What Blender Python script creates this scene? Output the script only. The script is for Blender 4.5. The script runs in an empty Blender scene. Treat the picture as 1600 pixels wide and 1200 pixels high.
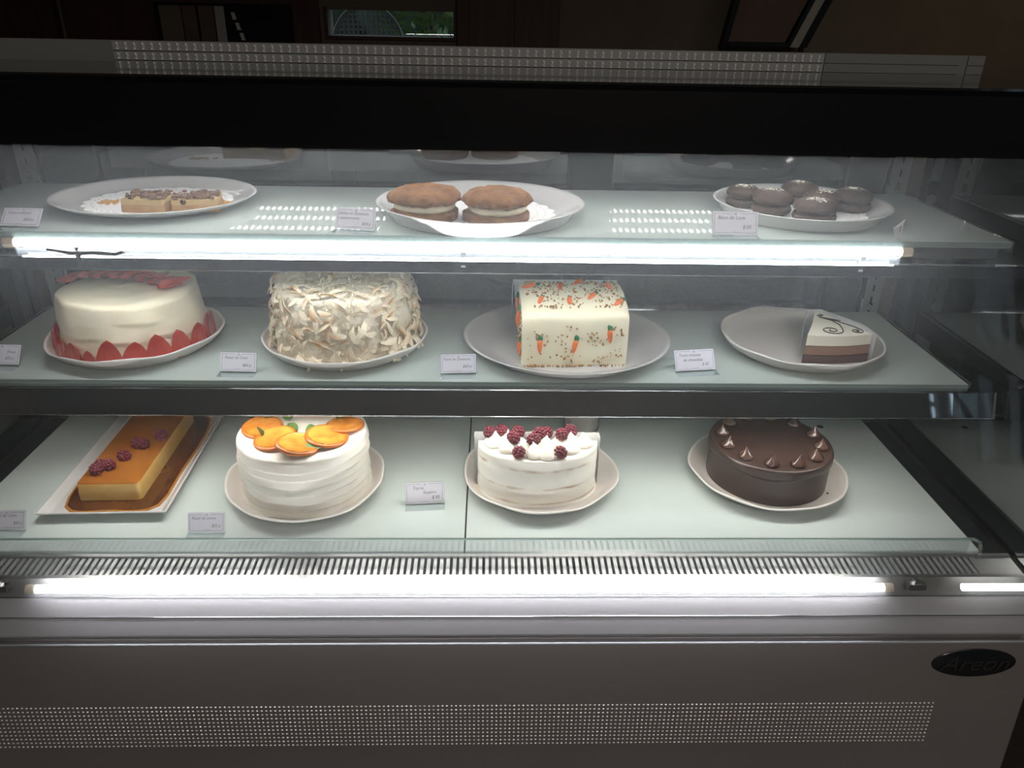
import bpy, math, random
from mathutils import Vector, Matrix, noise
random.seed(7)
S = bpy.context.scene
COL = S.collection
R = math.radians
PI = math.pi

# ------------------------------------------------------------------ camera, world, light, exposure
cam_d = bpy.data.cameras.new('camera')
cam_d.sensor_width = 36.0
cam_d.lens = 36.0 * 1200.16 / 1600.0
cam_d.clip_start = 0.02
cam_d.clip_end = 100
cam = bpy.data.objects.new('camera', cam_d)
COL.objects.link(cam)
_p, _yw, _r = 0.451, 0.0321, 0.0198
_F = Vector((math.sin(_yw) * math.cos(_p), math.cos(_yw) * math.cos(_p), -math.sin(_p)))
_rt = Vector((math.cos(_yw), -math.sin(_yw), 0))
_up = _rt.cross(_F)
_R2 = _rt * math.cos(_r) + _up * math.sin(_r)
_U2 = -_rt * math.sin(_r) + _up * math.cos(_r)
cam.matrix_world = Matrix(((_R2.x, _U2.x, -_F.x, 0.0333), (_R2.y, _U2.y, -_F.y, 0.0),
                           (_R2.z, _U2.z, -_F.z, 1.45), (0, 0, 0, 1)))
S.camera = cam

W = bpy.data.worlds.new('sky')
S.world = W
W.use_nodes = True
bgn = W.node_tree.nodes['Background']
bgn.inputs[0].default_value = (0.62, 0.78, 0.95, 1)
bgn.inputs[1].default_value = 1.1
S.view_settings.view_transform = 'Standard'
S.view_settings.look = 'None'
S.view_settings.gamma = 1.0
S.view_settings.use_curve_mapping = False
S.view_settings.exposure = 0.2
for nm, loc, sz, en, col in (('added_fill_front', (0.6, -1.7, 2.6), 0.6, 34, (1.0, 0.92, 0.84)), ('added_fill_back', (2.2, 2.4, 2.6), 0.5, 2.5, (1.0, 0.82, 0.62))):  # added fill lights that lift the dim room, no fixtures modelled
    ld = bpy.data.lights.new(nm, 'AREA'); ld.size = sz; ld.energy = en; ld.color = col
    lo = bpy.data.objects.new(nm, ld); COL.objects.link(lo); lo.location = loc
S.cycles.max_bounces = 10
S.cycles.transparent_max_bounces = 24
S.cycles.sample_clamp_indirect = 12.0
S.cycles.caustics_reflective = True

LED_TUBE = 26.0       # shelf tube radiance
LED_LOW = 19.0        # tube at the foot of the front glass
LED_BEAD = 20.0       # canopy diodes
LED_HID = 30.0         # tube behind the middle shelf's fascia

Z1, Z2, Z3 = 1.1887, 0.9803, 0.7835      # tops of upper shelf, middle shelf, deck

# ------------------------------------------------------------------ materials
def _n(nt, t, x=0, y=0):
    n = nt.nodes.new(t); n.location = (x, y); return n

def mat(name, col, rough=0.5, metal=0.0, col2=None, scale=30.0, bump=0.0, bscale=None, detail=4.0,
        spec=0.5, sss=0.0, coat=0.0, emit=None, estr=0.0, ramp=(0.35, 0.65), stretch=None):
    m = bpy.data.materials.new(name); m.use_nodes = True
    nt = m.node_tree; b = nt.nodes['Principled BSDF']
    b.inputs['Base Color'].default_value = (*col, 1)
    b.inputs['Roughness'].default_value = rough
    b.inputs['Metallic'].default_value = metal
    b.inputs['Specular IOR Level'].default_value = spec
    if sss: 
        b.inputs['Subsurface Weight'].default_value = sss
        b.inputs['Subsurface Radius'].default_value = (0.004, 0.003, 0.002)
        b.inputs['Subsurface Scale'].default_value = 1.0
    if coat: 
        b.inputs['Coat Weight'].default_value = coat
        b.inputs['Coat Roughness'].default_value = 0.08
    if emit:
        b.inputs['Emission Color'].default_value = (*emit, 1)
        b.inputs['Emission Strength'].default_value = estr
    if col2 or bump:
        tc = _n(nt, 'ShaderNodeTexCoord')
        src = tc.outputs['Object']
        if stretch:
            mp = _n(nt, 'ShaderNodeMapping'); mp.inputs['Scale'].default_value = stretch
            nt.links.new(src, mp.inputs['Vector']); src = mp.outputs['Vector']
    if col2:
        nz = _n(nt, 'ShaderNodeTexNoise'); nz.inputs['Scale'].default_value = scale
        nz.inputs['Detail'].default_value = detail
        nt.links.new(src, nz.inputs['Vector'])
        rp = _n(nt, 'ShaderNodeValToRGB')
        rp.color_ramp.elements[0].position = ramp[0]; rp.color_ramp.elements[1].position = ramp[1]
        rp.color_ramp.elements[0].color = (*col, 1); rp.color_ramp.elements[1].color = (*col2, 1)
        nt.links.new(nz.outputs['Fac'], rp.inputs['Fac'])
        nt.links.new(rp.outputs['Color'], b.inputs['Base Color'])
    if bump:
        nb = _n(nt, 'ShaderNodeTexNoise'); nb.inputs['Scale'].default_value = bscale or scale
        nb.inputs['Detail'].default_value = detail
        nt.links.new(src, nb.inputs['Vector'])
        bp = _n(nt, 'ShaderNodeBump'); bp.inputs['Strength'].default_value = bump
        bp.inputs['Distance'].default_value = 0.004
        nt.links.new(nb.outputs['Fac'], bp.inputs['Height'])
        nt.links.new(bp.outputs['Normal'], b.inputs['Normal'])
    return m

def emis(name, col, s):
    m = bpy.data.materials.new(name); m.use_nodes = True
    nt = m.node_tree; nt.nodes.clear()
    o = _n(nt, 'ShaderNodeOutputMaterial'); e = _n(nt, 'ShaderNodeEmission')
    e.inputs[0].default_value = (*col, 1); e.inputs[1].default_value = s
    nt.links.new(e.outputs[0], o.inputs[0]); return m

def glass(name, tint=(1, 1, 1), refl=0.04, haze=0.0, hazecol=(0.9, 0.95, 1.0), rough=0.0, facing=True):
    """clear pane: transparent + Fresnel gloss + a little scatter that imitates a glare veil"""
    m = bpy.data.materials.new(name); m.use_nodes = True
    nt = m.node_tree; nt.nodes.clear()
    o = _n(nt, 'ShaderNodeOutputMaterial')
    t = _n(nt, 'ShaderNodeBsdfTransparent'); t.inputs[0].default_value = (*tint, 1)
    g = _n(nt, 'ShaderNodeBsdfGlossy'); g.inputs['Roughness'].default_value = rough
    g.inputs[0].default_value = (1, 1, 1, 1)
    mx = _n(nt, 'ShaderNodeMixShader')
    if facing:
        lw = _n(nt, 'ShaderNodeLayerWeight'); lw.inputs[0].default_value = 0.35
        mr = _n(nt, 'ShaderNodeMapRange'); mr.inputs[3].default_value = refl; mr.inputs[4].default_value = min(1, refl * 7 + .02)
        pw = _n(nt, 'ShaderNodeMath'); pw.operation = 'POWER'; pw.inputs[1].default_value = 2.2
        nt.links.new(lw.outputs['Facing'], pw.inputs[0]); nt.links.new(pw.outputs[0], mr.inputs[0])
        nt.links.new(mr.outputs[0], mx.inputs[0])
    else:
        mx.inputs[0].default_value = refl
    nt.links.new(t.outputs[0], mx.inputs[1]); nt.links.new(g.outputs[0], mx.inputs[2])
    last = mx
    if haze:
        tr = _n(nt, 'ShaderNodeBsdfTranslucent'); tr.inputs[0].default_value = (*hazecol, 1)
        mh = _n(nt, 'ShaderNodeMixShader')
        tc = _n(nt, 'ShaderNodeTexCoord'); nz = _n(nt, 'ShaderNodeTexNoise'); nz.inputs['Scale'].default_value = 3
        nt.links.new(tc.outputs['Object'], nz.inputs['Vector'])
        mh2 = _n(nt, 'ShaderNodeMapRange'); mh2.inputs[3].default_value = haze * .85; mh2.inputs[4].default_value = haze * 1.15
        nt.links.new(nz.outputs['Fac'], mh2.inputs[0]); nt.links.new(mh2.outputs[0], mh.inputs[0])
        nt.links.new(mx.outputs[0], mh.inputs[1]); nt.links.new(tr.outputs[0], mh.inputs[2]); last = mh
    nt.links.new(last.outputs[0], o.inputs[0]); return m

M = {}
M['black'] = mat('black_gloss_paint', (0.006, 0.006, 0.007), 0.32, spec=0.35)
M['blacktop'] = mat('black_top_glass', (0.02, 0.019, 0.018), 0.06, spec=0.5)
M['darkframe'] = mat('dark_frame', (0.012, 0.013, 0.015), 0.5, spec=0.15)
M['panel'] = mat('brown_grey_panel', (0.185, 0.163, 0.16), 0.42, col2=(0.205, 0.182, 0.178), scale=3, spec=0.4)
M['bumper'] = mat('grey_bumper', (0.44, 0.43, 0.45), 0.33, spec=0.5)
M['steel'] = mat('brushed_steel', (0.62, 0.62, 0.62), 0.3, 1.0, col2=(0.55, 0.55, 0.55), scale=40, stretch=(1, 30, 30))
M['stdsteel'] = mat('dull_standard_steel', (0.30, 0.30, 0.29), 0.4, 0.8)
M['slot'] = mat('shaded_air_slot', (0.16, 0.16, 0.165), 0.5)
M['trough'] = mat('satin_steel', (0.24, 0.24, 0.23), 0.45, 0.3)
M['slat'] = mat('grille_steel', (0.7, 0.7, 0.7), 0.42, 0.75)
M['chrome'] = mat('chrome', (0.8, 0.8, 0.82), 0.08, 1.0)
M['mirror'] = mat('dark_mirror_rail', (0.55, 0.55, 0.56), 0.03, 1.0)
M['darkmirror'] = mat('dark_glossy_rail', (0.03, 0.032, 0.036), 0.12, spec=0.9)
M['shelf'] = mat('frosted_white_shelf_glass', (0.575, 0.64, 0.61), 0.012, spec=0.5, coat=0.0)
M['deck'] = mat('white_deck_glass', (0.6, 0.665, 0.645), 0.12, spec=0.4)
M['edge'] = mat('green_glass_edge', (0.25, 0.32, 0.30), 0.1)
M['acryl'] = glass('clear_acrylic', (0.93, 0.95, 0.95), 0.10, haze=0.06)
M['front'] = glass('veiled_front_glass', (0.985, 0.99, 0.99), 0.007, haze=0.025)  # scatter in the pane stands in for lens glare around the lamps
M['side'] = glass('tinted_side_glass', (0.35, 0.37, 0.36), 0.16, haze=0.05)
M['rear'] = glass('rear_door_glass', (0.50, 0.50, 0.51), 0.13, haze=0.022)
M['winglass'] = glass('window_glass', (0.95, 0.97, 0.97), 0.05)
M['tube'] = emis('led_tube_light', (0.95, 0.98, 1.0), LED_TUBE)
M['tubelow'] = emis('led_low_light', (1.0, 0.98, 1.0), LED_LOW)
M['tubeend'] = emis('led_end_light', (1.0, 0.98, 0.95), 5.0)
M['tubehid'] = emis('led_rear_light', (1.0, 0.97, 0.9), LED_HID)
M['bead'] = emis('led_diode', (1.0, 0.99, 0.96), LED_BEAD)
M['diffuser'] = glass('milky_diffuser', (0.8, 0.82, 0.85), 0.05, haze=0.10)
M['capwarm'] = mat('tube_end_cap', (0.75, 0.62, 0.45), 0.4)
M['diode'] = mat('led_reflection_dot', (0.9, 0.9, 0.88), 0.3)
M['strip'] = mat('led_reflection_board', (0.26, 0.26, 0.25), 0.35)
M['board'] = mat('led_reflection_face', (0.42, 0.42, 0.41), 0.35)
M['dimple'] = mat('caught_light_dimple', (0.95, 0.93, 0.9), 0.4)
M['ventdark'] = mat('vent_dark', (0.012, 0.013, 0.016), 0.5)
M['badge'] = mat('badge_enamel', (0.012, 0.014, 0.016), 0.3)
M['badgetxt'] = mat('badge_letter', (0.03, 0.028, 0.026), 0.4)
M['ceramic'] = mat('matte_stoneware', (0.66, 0.6, 0.56), 0.38, col2=(0.7, 0.645, 0.6), scale=9, spec=0.4)
M['rimc'] = mat('pale_glaze_rim', (0.84, 0.80, 0.76), 0.3)
M['porcelain'] = mat('white_porcelain', (0.62, 0.61, 0.605), 0.12, spec=0.5, coat=0.3)
M['paper'] = mat('white_paper', (0.82, 0.81, 0.82), 0.7)
M['parch'] = mat('translucent_wax_paper', (0.70, 0.71, 0.70), 0.5)
M['doily'] = mat('paper_doily', (0.93, 0.92, 0.93), 0.75)
M['card'] = mat('price_card_stock', (0.80, 0.78, 0.86), 0.6)
M['ink'] = mat('pencil_ink', (0.20, 0.19, 0.23), 0.6)
M['inkb'] = mat('printed_border_ink', (0.30, 0.31, 0.38), 0.6)
M['cream'] = mat('cream_frosting', (.90,.80,.58), 0.5, col2=(.93,.85,.66), scale=25, bump=0.5, bscale=18, sss=0.15, detail=2, stretch=(1, 1, 2.4))
M['white'] = mat('white_buttercream', (0.8, 0.765, 0.68), 0.5, col2=(0.85, 0.825, 0.75), scale=25, bump=0.10, bscale=70, sss=0.15)
M['cocof'] = mat('coconut_frosting', (0.8, 0.7, 0.53), 0.6, col2=(0.86, 0.79, 0.64), scale=70, bump=0.5, bscale=160, detail=6)
M['carrotf'] = mat('cream_cheese_frosting', (0.92, 0.85, 0.62), 0.5, col2=(0.94, 0.88, 0.68), scale=20, bump=0.06, bscale=60, sss=0.15)
M['walnut'] = mat('chopped_walnut', (0.34, 0.17, 0.06), 0.7, col2=(0.48, 0.29, 0.12), scale=120)
M['carrot'] = mat('orange_icing', (0.95, 0.22, 0.045), 0.45)
M['green'] = mat('green_icing', (0.03, 0.20, 0.08), 0.45)
M['berry'] = mat('strawberry_flesh', (0.42, 0.02, 0.012), 0.28, col2=(0.56, 0.05, 0.03), scale=60, coat=0.4)
M['berrydark'] = mat('strawberry_dark_skin', (0.22, 0.012, 0.010), 0.3, coat=0.4)
M['berrycut'] = mat('strawberry_cut_face', (0.42, 0.03, 0.02), 0.25, col2=(0.56, 0.08, 0.05), scale=50, coat=0.4)
M['rasp'] = mat('raspberry_skin', (0.1, 0.01, 0.02), 0.4, col2=(0.17, 0.02, 0.035), scale=150)
M['orange'] = mat('candied_orange', (0.53, 0.165, 0.016), 0.14, col2=(0.68, 0.28, 0.045), scale=70, bump=0.3, bscale=90, coat=0.7)
M['peel'] = mat('orange_peel', (0.46, 0.125, 0.012), 0.3)
M['mint'] = mat('mint_leaf', (0.055, 0.14, 0.025), 0.45, col2=(0.1, 0.2, 0.05), scale=90)
M['sponge'] = mat('naked_cake_side', (0.80, 0.75, 0.66), 0.6, col2=(0.85, 0.82, 0.75), scale=25, bump=0.25, bscale=60)
M['choc'] = mat('dark_ganache', (0.045, 0.024, 0.019), 0.34, col2=(0.058, 0.033, 0.026), scale=30, bump=0.12, bscale=40, spec=0.5)
M['kiss'] = mat('chocolate_kiss', (0.085, 0.042, 0.030), 0.2, spec=0.7)
M['flanbody'] = mat('flan_custard', (0.62, 0.37, 0.09), 0.4, col2=(0.7, 0.46, 0.15), scale=30, bump=0.1, bscale=90, sss=0.1)
M['flantop'] = mat('flan_caramel_top', (0.3, 0.095, 0.013), 0.16, col2=(0.39, 0.14, 0.022), scale=20, coat=0.5)
M['caramel'] = mat('caramel_syrup', (0.085, 0.024, 0.006), 0.08, col2=(0.13, 0.04, 0.01), scale=14, coat=0.6)
M['thinsyrup'] = mat('thin_syrup', (0.42, 0.17, 0.03), 0.1, coat=0.5)
M['cookie'] = mat('carrot_cookie', (0.165, 0.06, 0.012), 0.75, col2=(0.255, 0.108, 0.028), scale=60, bump=0.6, bscale=130, detail=6)
M['filling'] = mat('vanilla_filling', (0.72, 0.66, 0.48), 0.4)
M['cocoa'] = mat('cocoa_cookie', (0.05, 0.026, 0.018), 0.6, col2=(0.072, 0.04, 0.028), scale=60, bump=0.35, bscale=120)
M['cocoafill'] = mat('chocolate_filling', (0.045, 0.022, 0.017), 0.4)
M['sugar'] = mat('salt_flakes', (0.85, 0.78, 0.68), 0.6)
M['crust'] = mat('shortbread', (0.34, 0.17, 0.06), 0.7, col2=(0.44, 0.26, 0.11), scale=60, bump=0.3, bscale=140)
M['nutmid'] = mat('custard_layer', (0.5, 0.35, 0.16), 0.6, bump=0.2, bscale=120)
M['pecan'] = mat('pecan_topping', (0.09, 0.036, 0.02), 0.35, col2=(0.22, 0.11, 0.06), scale=110, bump=0.8, bscale=160, coat=0.3)
M['crumb'] = mat('pastry_crumb', (0.55, 0.30, 0.10), 0.8)
M['mcream'] = mat('white_chocolate_mousse', (0.88, 0.82, 0.68), 0.45, bump=0.05, bscale=80)
M['mmid'] = mat('milk_chocolate_mousse', (0.27, 0.145, 0.095), 0.5, bump=0.12, bscale=120)
M['mdark'] = mat('dark_chocolate_mousse', (0.085, 0.042, 0.034), 0.5, bump=0.12, bscale=120)
M['swirl'] = mat('chocolate_piping', (0.03, 0.014, 0.010), 0.3)
M['plastic'] = mat('pale_plastic', (0.55, 0.53, 0.50), 0.4)
M['cable'] = mat('black_cable', (0.01, 0.01, 0.012), 0.4)
M['clip'] = mat('clear_clip', (0.45, 0.47, 0.52), 0.3)
# the room
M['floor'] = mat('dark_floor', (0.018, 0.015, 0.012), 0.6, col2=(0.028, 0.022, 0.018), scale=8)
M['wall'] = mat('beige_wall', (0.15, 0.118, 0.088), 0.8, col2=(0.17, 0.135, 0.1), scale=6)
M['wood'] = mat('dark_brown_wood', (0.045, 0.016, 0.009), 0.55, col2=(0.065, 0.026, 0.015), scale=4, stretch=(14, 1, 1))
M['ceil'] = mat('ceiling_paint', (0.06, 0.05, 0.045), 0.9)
M['whiteboard'] = mat('pale_board', (0.62, 0.64, 0.62), 0.5)
M['leaf'] = mat('garden_leaf', (0.03, 0.075, 0.012), 0.5, col2=(0.08, 0.14, 0.025), scale=10)
M['palm'] = mat('palm_leaf', (0.02, 0.035, 0.015), 0.5)
M['wire'] = mat('pale_wire_mesh', (0.11, 0.11, 0.10), 0.5)
M['picture'] = mat('brown_picture', (0.12, 0.075, 0.055), 0.6, col2=(0.14, 0.09, 0.07), scale=8)
M['mount'] = mat('pale_mount', (0.40, 0.38, 0.35), 0.6)

def flake_mat():
    m = mat('coconut_flake', (0.85, 0.78, 0.64), 0.6); nt = m.node_tree; b = nt.nodes['Principled BSDF']
    oi = _n(nt, 'ShaderNodeObjectInfo'); tc = _n(nt, 'ShaderNodeTexCoord'); sp = _n(nt, 'ShaderNodeSeparateXYZ')
    nt.links.new(tc.outputs['Generated'], sp.inputs[0])
    ad = _n(nt, 'ShaderNodeMath'); ad.operation = 'MULTIPLY'
    nt.links.new(sp.outputs['Y'], ad.inputs[0]); nt.links.new(oi.outputs['Random'], ad.inputs[1])
    rp = _n(nt, 'ShaderNodeValToRGB')
    rp.color_ramp.elements[0].position = 0.22; rp.color_ramp.elements[0].color = (0.86, 0.76, 0.57, 1)
    rp.color_ramp.elements[1].position = 0.80; rp.color_ramp.elements[1].color = (0.56, 0.28, 0.09, 1)
    nt.links.new(ad.outputs[0], rp.inputs[0]); nt.links.new(rp.outputs[0], b.inputs['Base Color']); return m
M['flake'] = flake_mat()

# ------------------------------------------------------------------ mesh helpers
class MB:
    def __init__(s): s.v = []; s.f = []; s.m = []
    def add(s, v, f, mi=0):
        o = len(s.v); s.v += [tuple(a) for a in v]; s.f += [tuple(i + o for i in q) for q in f]; s.m += [mi] * len(f)
    def box(s, x0, x1, y0, y1, z0, z1, mi=0):
        s.add([(x0, y0, z0), (x1, y0, z0), (x1, y1, z0), (x0, y1, z0), (x0, y0, z1), (x1, y0, z1), (x1, y1, z1), (x0, y1, z1)],
              [(0, 3, 2, 1), (4, 5, 6, 7), (0, 1, 5, 4), (1, 2, 6, 5), (2, 3, 7, 6), (3, 0, 4, 7)], mi)
    def prism_x(s, prof, x0, x1, mi=0):
        """closed (y,z) outline swept along x"""
        n = len(prof); v = [(x0, y, z) for y, z in prof] + [(x1, y, z) for y, z in prof]
        f = [(i, (i + 1) % n, n + (i + 1) % n, n + i) for i in range(n)] + [tuple(range(n))[::-1], tuple(range(n, 2 * n))]
        s.add(v, f, mi)
    def prism_z(s, poly, z0, z1, mi=0, top_mi=None):
        n = len(poly); v = [(x, y, z0) for x, y in poly] + [(x, y, z1) for x, y in poly]
        s.add(v, [(i, (i + 1) % n, n + (i + 1) % n, n + i) for i in range(n)] + [tuple(range(n))[::-1]], mi)
        s.add([(x, y, z1) for x, y in poly], [tuple(range(n))], mi if top_mi is None else top_mi)
    def lathe(s, prof, seg=48, fn=None, mi=0, sx=1, sy=1, closed=False):
        """prof [(r,z)] bottom to top (outside); fn(x,y,z,a)->(x,y,z)"""
        k = len(prof); v = []
        for i in range(seg):
            a = 2 * PI * i / seg
            for r, z in prof:
                p = (r * sx * math.cos(a), r * sy * math.sin(a), z)
                v.append(fn(*p, a) if fn else p)
        f = []
        for i in range(seg):
            j = (i + 1) % seg
            for q in range(k - 1):
                f.append((i * k + q, j * k + q, j * k + q + 1, i * k + q + 1))
            if closed: f.append((i * k + k - 1, j * k + k - 1, j * k, i * k))
        s.add(v, f, mi)
    def tube(s, pts, rad, seg=8, mi=0, cap=True):
        pts = [Vector(p) for p in pts]; n = len(pts); v = []
        rads = rad if isinstance(rad, (list, tuple)) else [rad] * n
        up = Vector((0, 0, 1))
        for i, p in enumerate(pts):
            t = (pts[min(i + 1, n - 1)] - pts[max(i - 1, 0)]).normalized()
            a = t.cross(up if abs(t.dot(up)) < .95 else Vector((0, 1, 0))).normalized(); b = t.cross(a)
            for k in range(seg):
                q = 2 * PI * k / seg; v.append(p + (a * math.cos(q) + b * math.sin(q)) * rads[i])
        f = [(i * seg + k, i * seg + (k + 1) % seg, (i + 1) * seg + (k + 1) % seg, (i + 1) * seg + k) for i in range(n - 1) for k in range(seg)]
        if cap: f += [tuple(range(seg))[::-1], tuple(range((n - 1) * seg, n * seg))]
        s.add(v, f, mi)
    def blob(s, c, r, seg=10, rings=6, fn=None, mi=0):
        rx, ry, rz = r if isinstance(r, (tuple, list)) else (r, r, r); v = [(0, 0, -1)]
        for j in range(1, rings):
            t = -PI / 2 + PI * j / rings
            for i in range(seg):
                a = 2 * PI * i / seg; v.append((math.cos(t) * math.cos(a), math.cos(t) * math.sin(a), math.sin(t)))
        v.append((0, 0, 1)); out = []
        for p in v:
            q = fn(Vector(p)) if fn else Vector(p)
            out.append((c[0] + q[0] * rx, c[1] + q[1] * ry, c[2] + q[2] * rz))
        f = [(0, 1 + (i + 1) % seg, 1 + i) for i in range(seg)]
        for j in range(rings - 2):
            for i in range(seg):
                a = 1 + j * seg; f.append((a + i, a + (i + 1) % seg, a + seg + (i + 1) % seg, a + seg + i))
        a = 1 + (rings - 2) * seg; f += [(a + i, a + (i + 1) % seg, len(v) - 1) for i in range(seg)]
        s.add(out, f, mi)
    def mesh(s, name, mats, smooth=False):
        me = bpy.data.meshes.new(name); me.from_pydata(s.v, [], s.f)
        for m in (mats if isinstance(mats, (list, tuple)) else [mats]): me.materials.append(m)
        me.polygons.foreach_set('material_index', s.m)
        if smooth: me.polygons.foreach_set('use_smooth', [True] * len(s.f))
        me.update(); return me
    def build(s, name, mats, parent=None, smooth=False, angle=None, label=None):
        me = s.mesh(name, mats, smooth)
        if smooth and angle: me.set_sharp_from_angle(angle=R(angle))
        return put(name, me, parent, label=label)

def put(name, me, parent=None, loc=None, rot=None, label=None, scale=None):
    o = bpy.data.objects.new(name, me); COL.objects.link(o)
    if parent: o.parent = parent
    if loc is not None: o.location = loc
    if rot is not None: o.rotation_euler = rot
    if scale is not None: o.scale = scale
    if label: o['label'] = label
    return o

def thing(name, label, cat, loc=(0, 0, 0), rz=0.0, group=None):
    o = bpy.data.objects.new(name, None); COL.objects.link(o)
    o.empty_display_size = 0.02; o.location = loc; o.rotation_euler = (0, 0, rz)
    return tag(o, label, cat, group)

def tag(o, label, cat=None, group=None, kind=None):
    o['label'] = label
    if cat: o['category'] = cat
    if group: o['group'] = group
    if kind: o['kind'] = kind
    return o

def struct(name, mb, m, label=None, parent=None, smooth=False):
    o = mb.build(name, m, parent, smooth); o['kind'] = 'structure'
    if label: o['label'] = label
    return o

def box1(name, b, m, parent=None, bev=0.0, label=None):
    q = MB(); q.box(*b); o = q.build(name, m, parent, label=label)
    if bev:
        md = o.modifiers.new('bevel', 'BEVEL'); md.width = bev; md.segments = 2
    return o

def text(name, body, size, m, parent, loc, rot=(0, 0, 0), shear=0.0, align='LEFT', ext=0.0, sx=1.0):
    c = bpy.data.curves.new(name, 'FONT'); c.body = body; c.size = size; c.shear = shear; c.align_x = align
    c.extrude = ext; c.resolution_u = 3; c.materials.append(m)
    tmp = bpy.data.objects.new(name, c); me = bpy.data.meshes.new_from_object(tmp)
    bpy.data.objects.remove(tmp); bpy.data.curves.remove(c); me.name = name
    return put(name, me, parent, loc, rot, None, (sx, 1, 1))

def nz(x, y, z, s, seed=0.0):
    return noise.noise(Vector((x * s + seed, y * s - seed, z * s + 2.3 * seed)))

# ------------------------------------------------------------------ the room (setting)
XL, XR, YF, YB, H = -3.2, 4.6, -3.4, 3.3, 2.7
q = MB(); q.box(XL, XR, YF, YB, -0.05, 0.0); struct('floor', q, M['floor'], 'dark floor of the room')
q = MB(); q.box(XL, XR, YF, YB, H, H + .05); struct('ceiling', q, M['ceil'], 'dim ceiling')
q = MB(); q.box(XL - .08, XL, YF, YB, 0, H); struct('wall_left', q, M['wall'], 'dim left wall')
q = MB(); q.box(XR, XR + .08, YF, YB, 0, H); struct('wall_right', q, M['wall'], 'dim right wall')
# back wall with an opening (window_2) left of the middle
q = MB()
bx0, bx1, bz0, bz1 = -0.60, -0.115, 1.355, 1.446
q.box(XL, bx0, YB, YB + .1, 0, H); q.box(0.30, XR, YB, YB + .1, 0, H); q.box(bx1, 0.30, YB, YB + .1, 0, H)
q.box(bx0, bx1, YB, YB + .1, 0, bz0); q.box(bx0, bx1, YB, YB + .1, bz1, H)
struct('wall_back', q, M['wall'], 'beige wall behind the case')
q = MB(); q.box(bx0, bx1, YB + .04, YB + .046, bz0, bz1)
struct('window_2', q, M['winglass'], 'small window in the back wall with garden outside')
q = MB()
for a in (bx0 - .012, bx1): q.box(a, a + .012, YB - .012, YB, bz0 - .012, bz1 + .012)
q.box(bx0, bx1, YB - .012, YB, bz0 - .012, bz0)
struct('trim_1', q, M['wood'], 'brown frame of the back window')
# brown doors
def door(name, x0, x1, label):
    d = bpy.data.objects.new(name, None); COL.objects.link(d); d['kind'] = 'structure'; d['label'] = label
    q = MB(); q.box(x0, x1, YB - .045, YB - .002, 0.0, 2.2); q.build('door_leaf', M['wood'], d)
    w = (x1 - x0)
    for k in range(2):
        a = x0 + w * (.12 + .44 * k)
        q = MB(); q.box(a, a + w * .32, YB - .058, YB - .046, 1.15, 2.0); q.build('door_panel', M['wood'], d)
    return d
door('door_1', -0.10, 0.295, 'dark brown panelled door right of the garden window')
door('door_2', -2.1, -1.62, 'dark brown door at the far left of the back wall')
q = MB(); q.box(-1.60, -0.63, YB - .02, YB - .001, 0, H); struct('trim_2', q, M['wood'], 'dark wood panelling left of the window')
# panes of a louvre window in the panelling; sunlit slits painted as pale chips
g = thing('louvre_window', 'dim louvre window built as opaque upright panes with pale painted sunlit slits', 'cupboard', (-1.03, YB - .075, 1.30))
q = MB(); q.box(-.20, .30, 0, .055, 0, .16); q.build('carcass', M['darkframe'], g)
for x0, x1, mm in ((-.18, -.10, 'wall'), (-.095, -.045, 'picture'), (-.035, .02, 'picture'), (.025, .06, 'mount')):
    q = MB(); q.box(x0, x1, -.006, -.001, .01, .15); q.build('pane', M[mm], g)
for k in range(3):
    q = MB(); q.add([(.085 + .012 * k, -.008, .13 - .035 * k), (.098 + .012 * k, -.008, .13 - .035 * k), (.104 + .012 * k, -.008, .105 - .035 * k), (.091 + .012 * k, -.008, .105 - .035 * k),
                     (.085 + .012 * k, -.002, .13 - .035 * k), (.098 + .012 * k, -.002, .13 - .035 * k), (.104 + .012 * k, -.002, .105 - .035 * k), (.091 + .012 * k, -.002, .105 - .035 * k)],
                    [(0, 1, 2, 3), (4, 7, 6, 5), (0, 4, 5, 1), (1, 5, 6, 2), (2, 6, 7, 3), (3, 7, 4, 0)]); q.build('sunlit_slit', M['whiteboard'], g)
# garden outside window_2
sh = thing('garden_shrub', 'leafy green shrub outside the small back window', 'shrub', (-.25, YB + .75, 0.9))
random.seed(3)
q = MB()
for k in range(420):
    c = Vector((random.uniform(-.2, .22), random.uniform(-.12, .2), random.uniform(.2, .75)))
    d = Vector((random.uniform(-1, 1), random.uniform(-.4, .4), random.uniform(-.6, 1))).normalized()
    s = d.cross(Vector((0, 1, 0.2))).normalized() * .012; L = random.uniform(.05, .10)
    q.add([c, c + d * L * .5 + s, c + d * L, c + d * L * .5 - s], [(0, 1, 2, 3)])
o = q.build('foliage', M['leaf'], sh); o['kind'] = 'stuff'
q = MB(); q.tube([(0, 0, 0), (.01, 0, .3), (-.02, .02, .6)], .015, 6); q.build('stem', M['wood'], sh)
hg = MB()
random.seed(9)
for i in range(9):
    for j in range(3): hg.blob((-1.3 + i * .26, YB + 1.35 + random.uniform(-.08, .08), .5 + j * .5), (.22, .16, .34), 10, 7, lambda p: p * (1 + .25 * noise.noise(p * 3 + Vector((i, j, 0)))))
tag(hg.build('garden_hedge', M['palm'], None, True), 'dark hedge far outside the small back window', 'hedge')
ch = thing('garden_chair', 'round-backed pale wire chair outside the small back window', 'chair', (-.50, YB + .35, 0.85))
q = MB()
arc = [(.16 * math.cos(a), 0, .42 + .20 * math.sin(a)) for a in [PI * k / 16 for k in range(17)]]
q.tube([(.16, 0, .2)] + arc + [(-.16, 0, .2)], .008, 6); q.build('back_hoop', M['wire'], ch, True)
q = MB()
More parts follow.
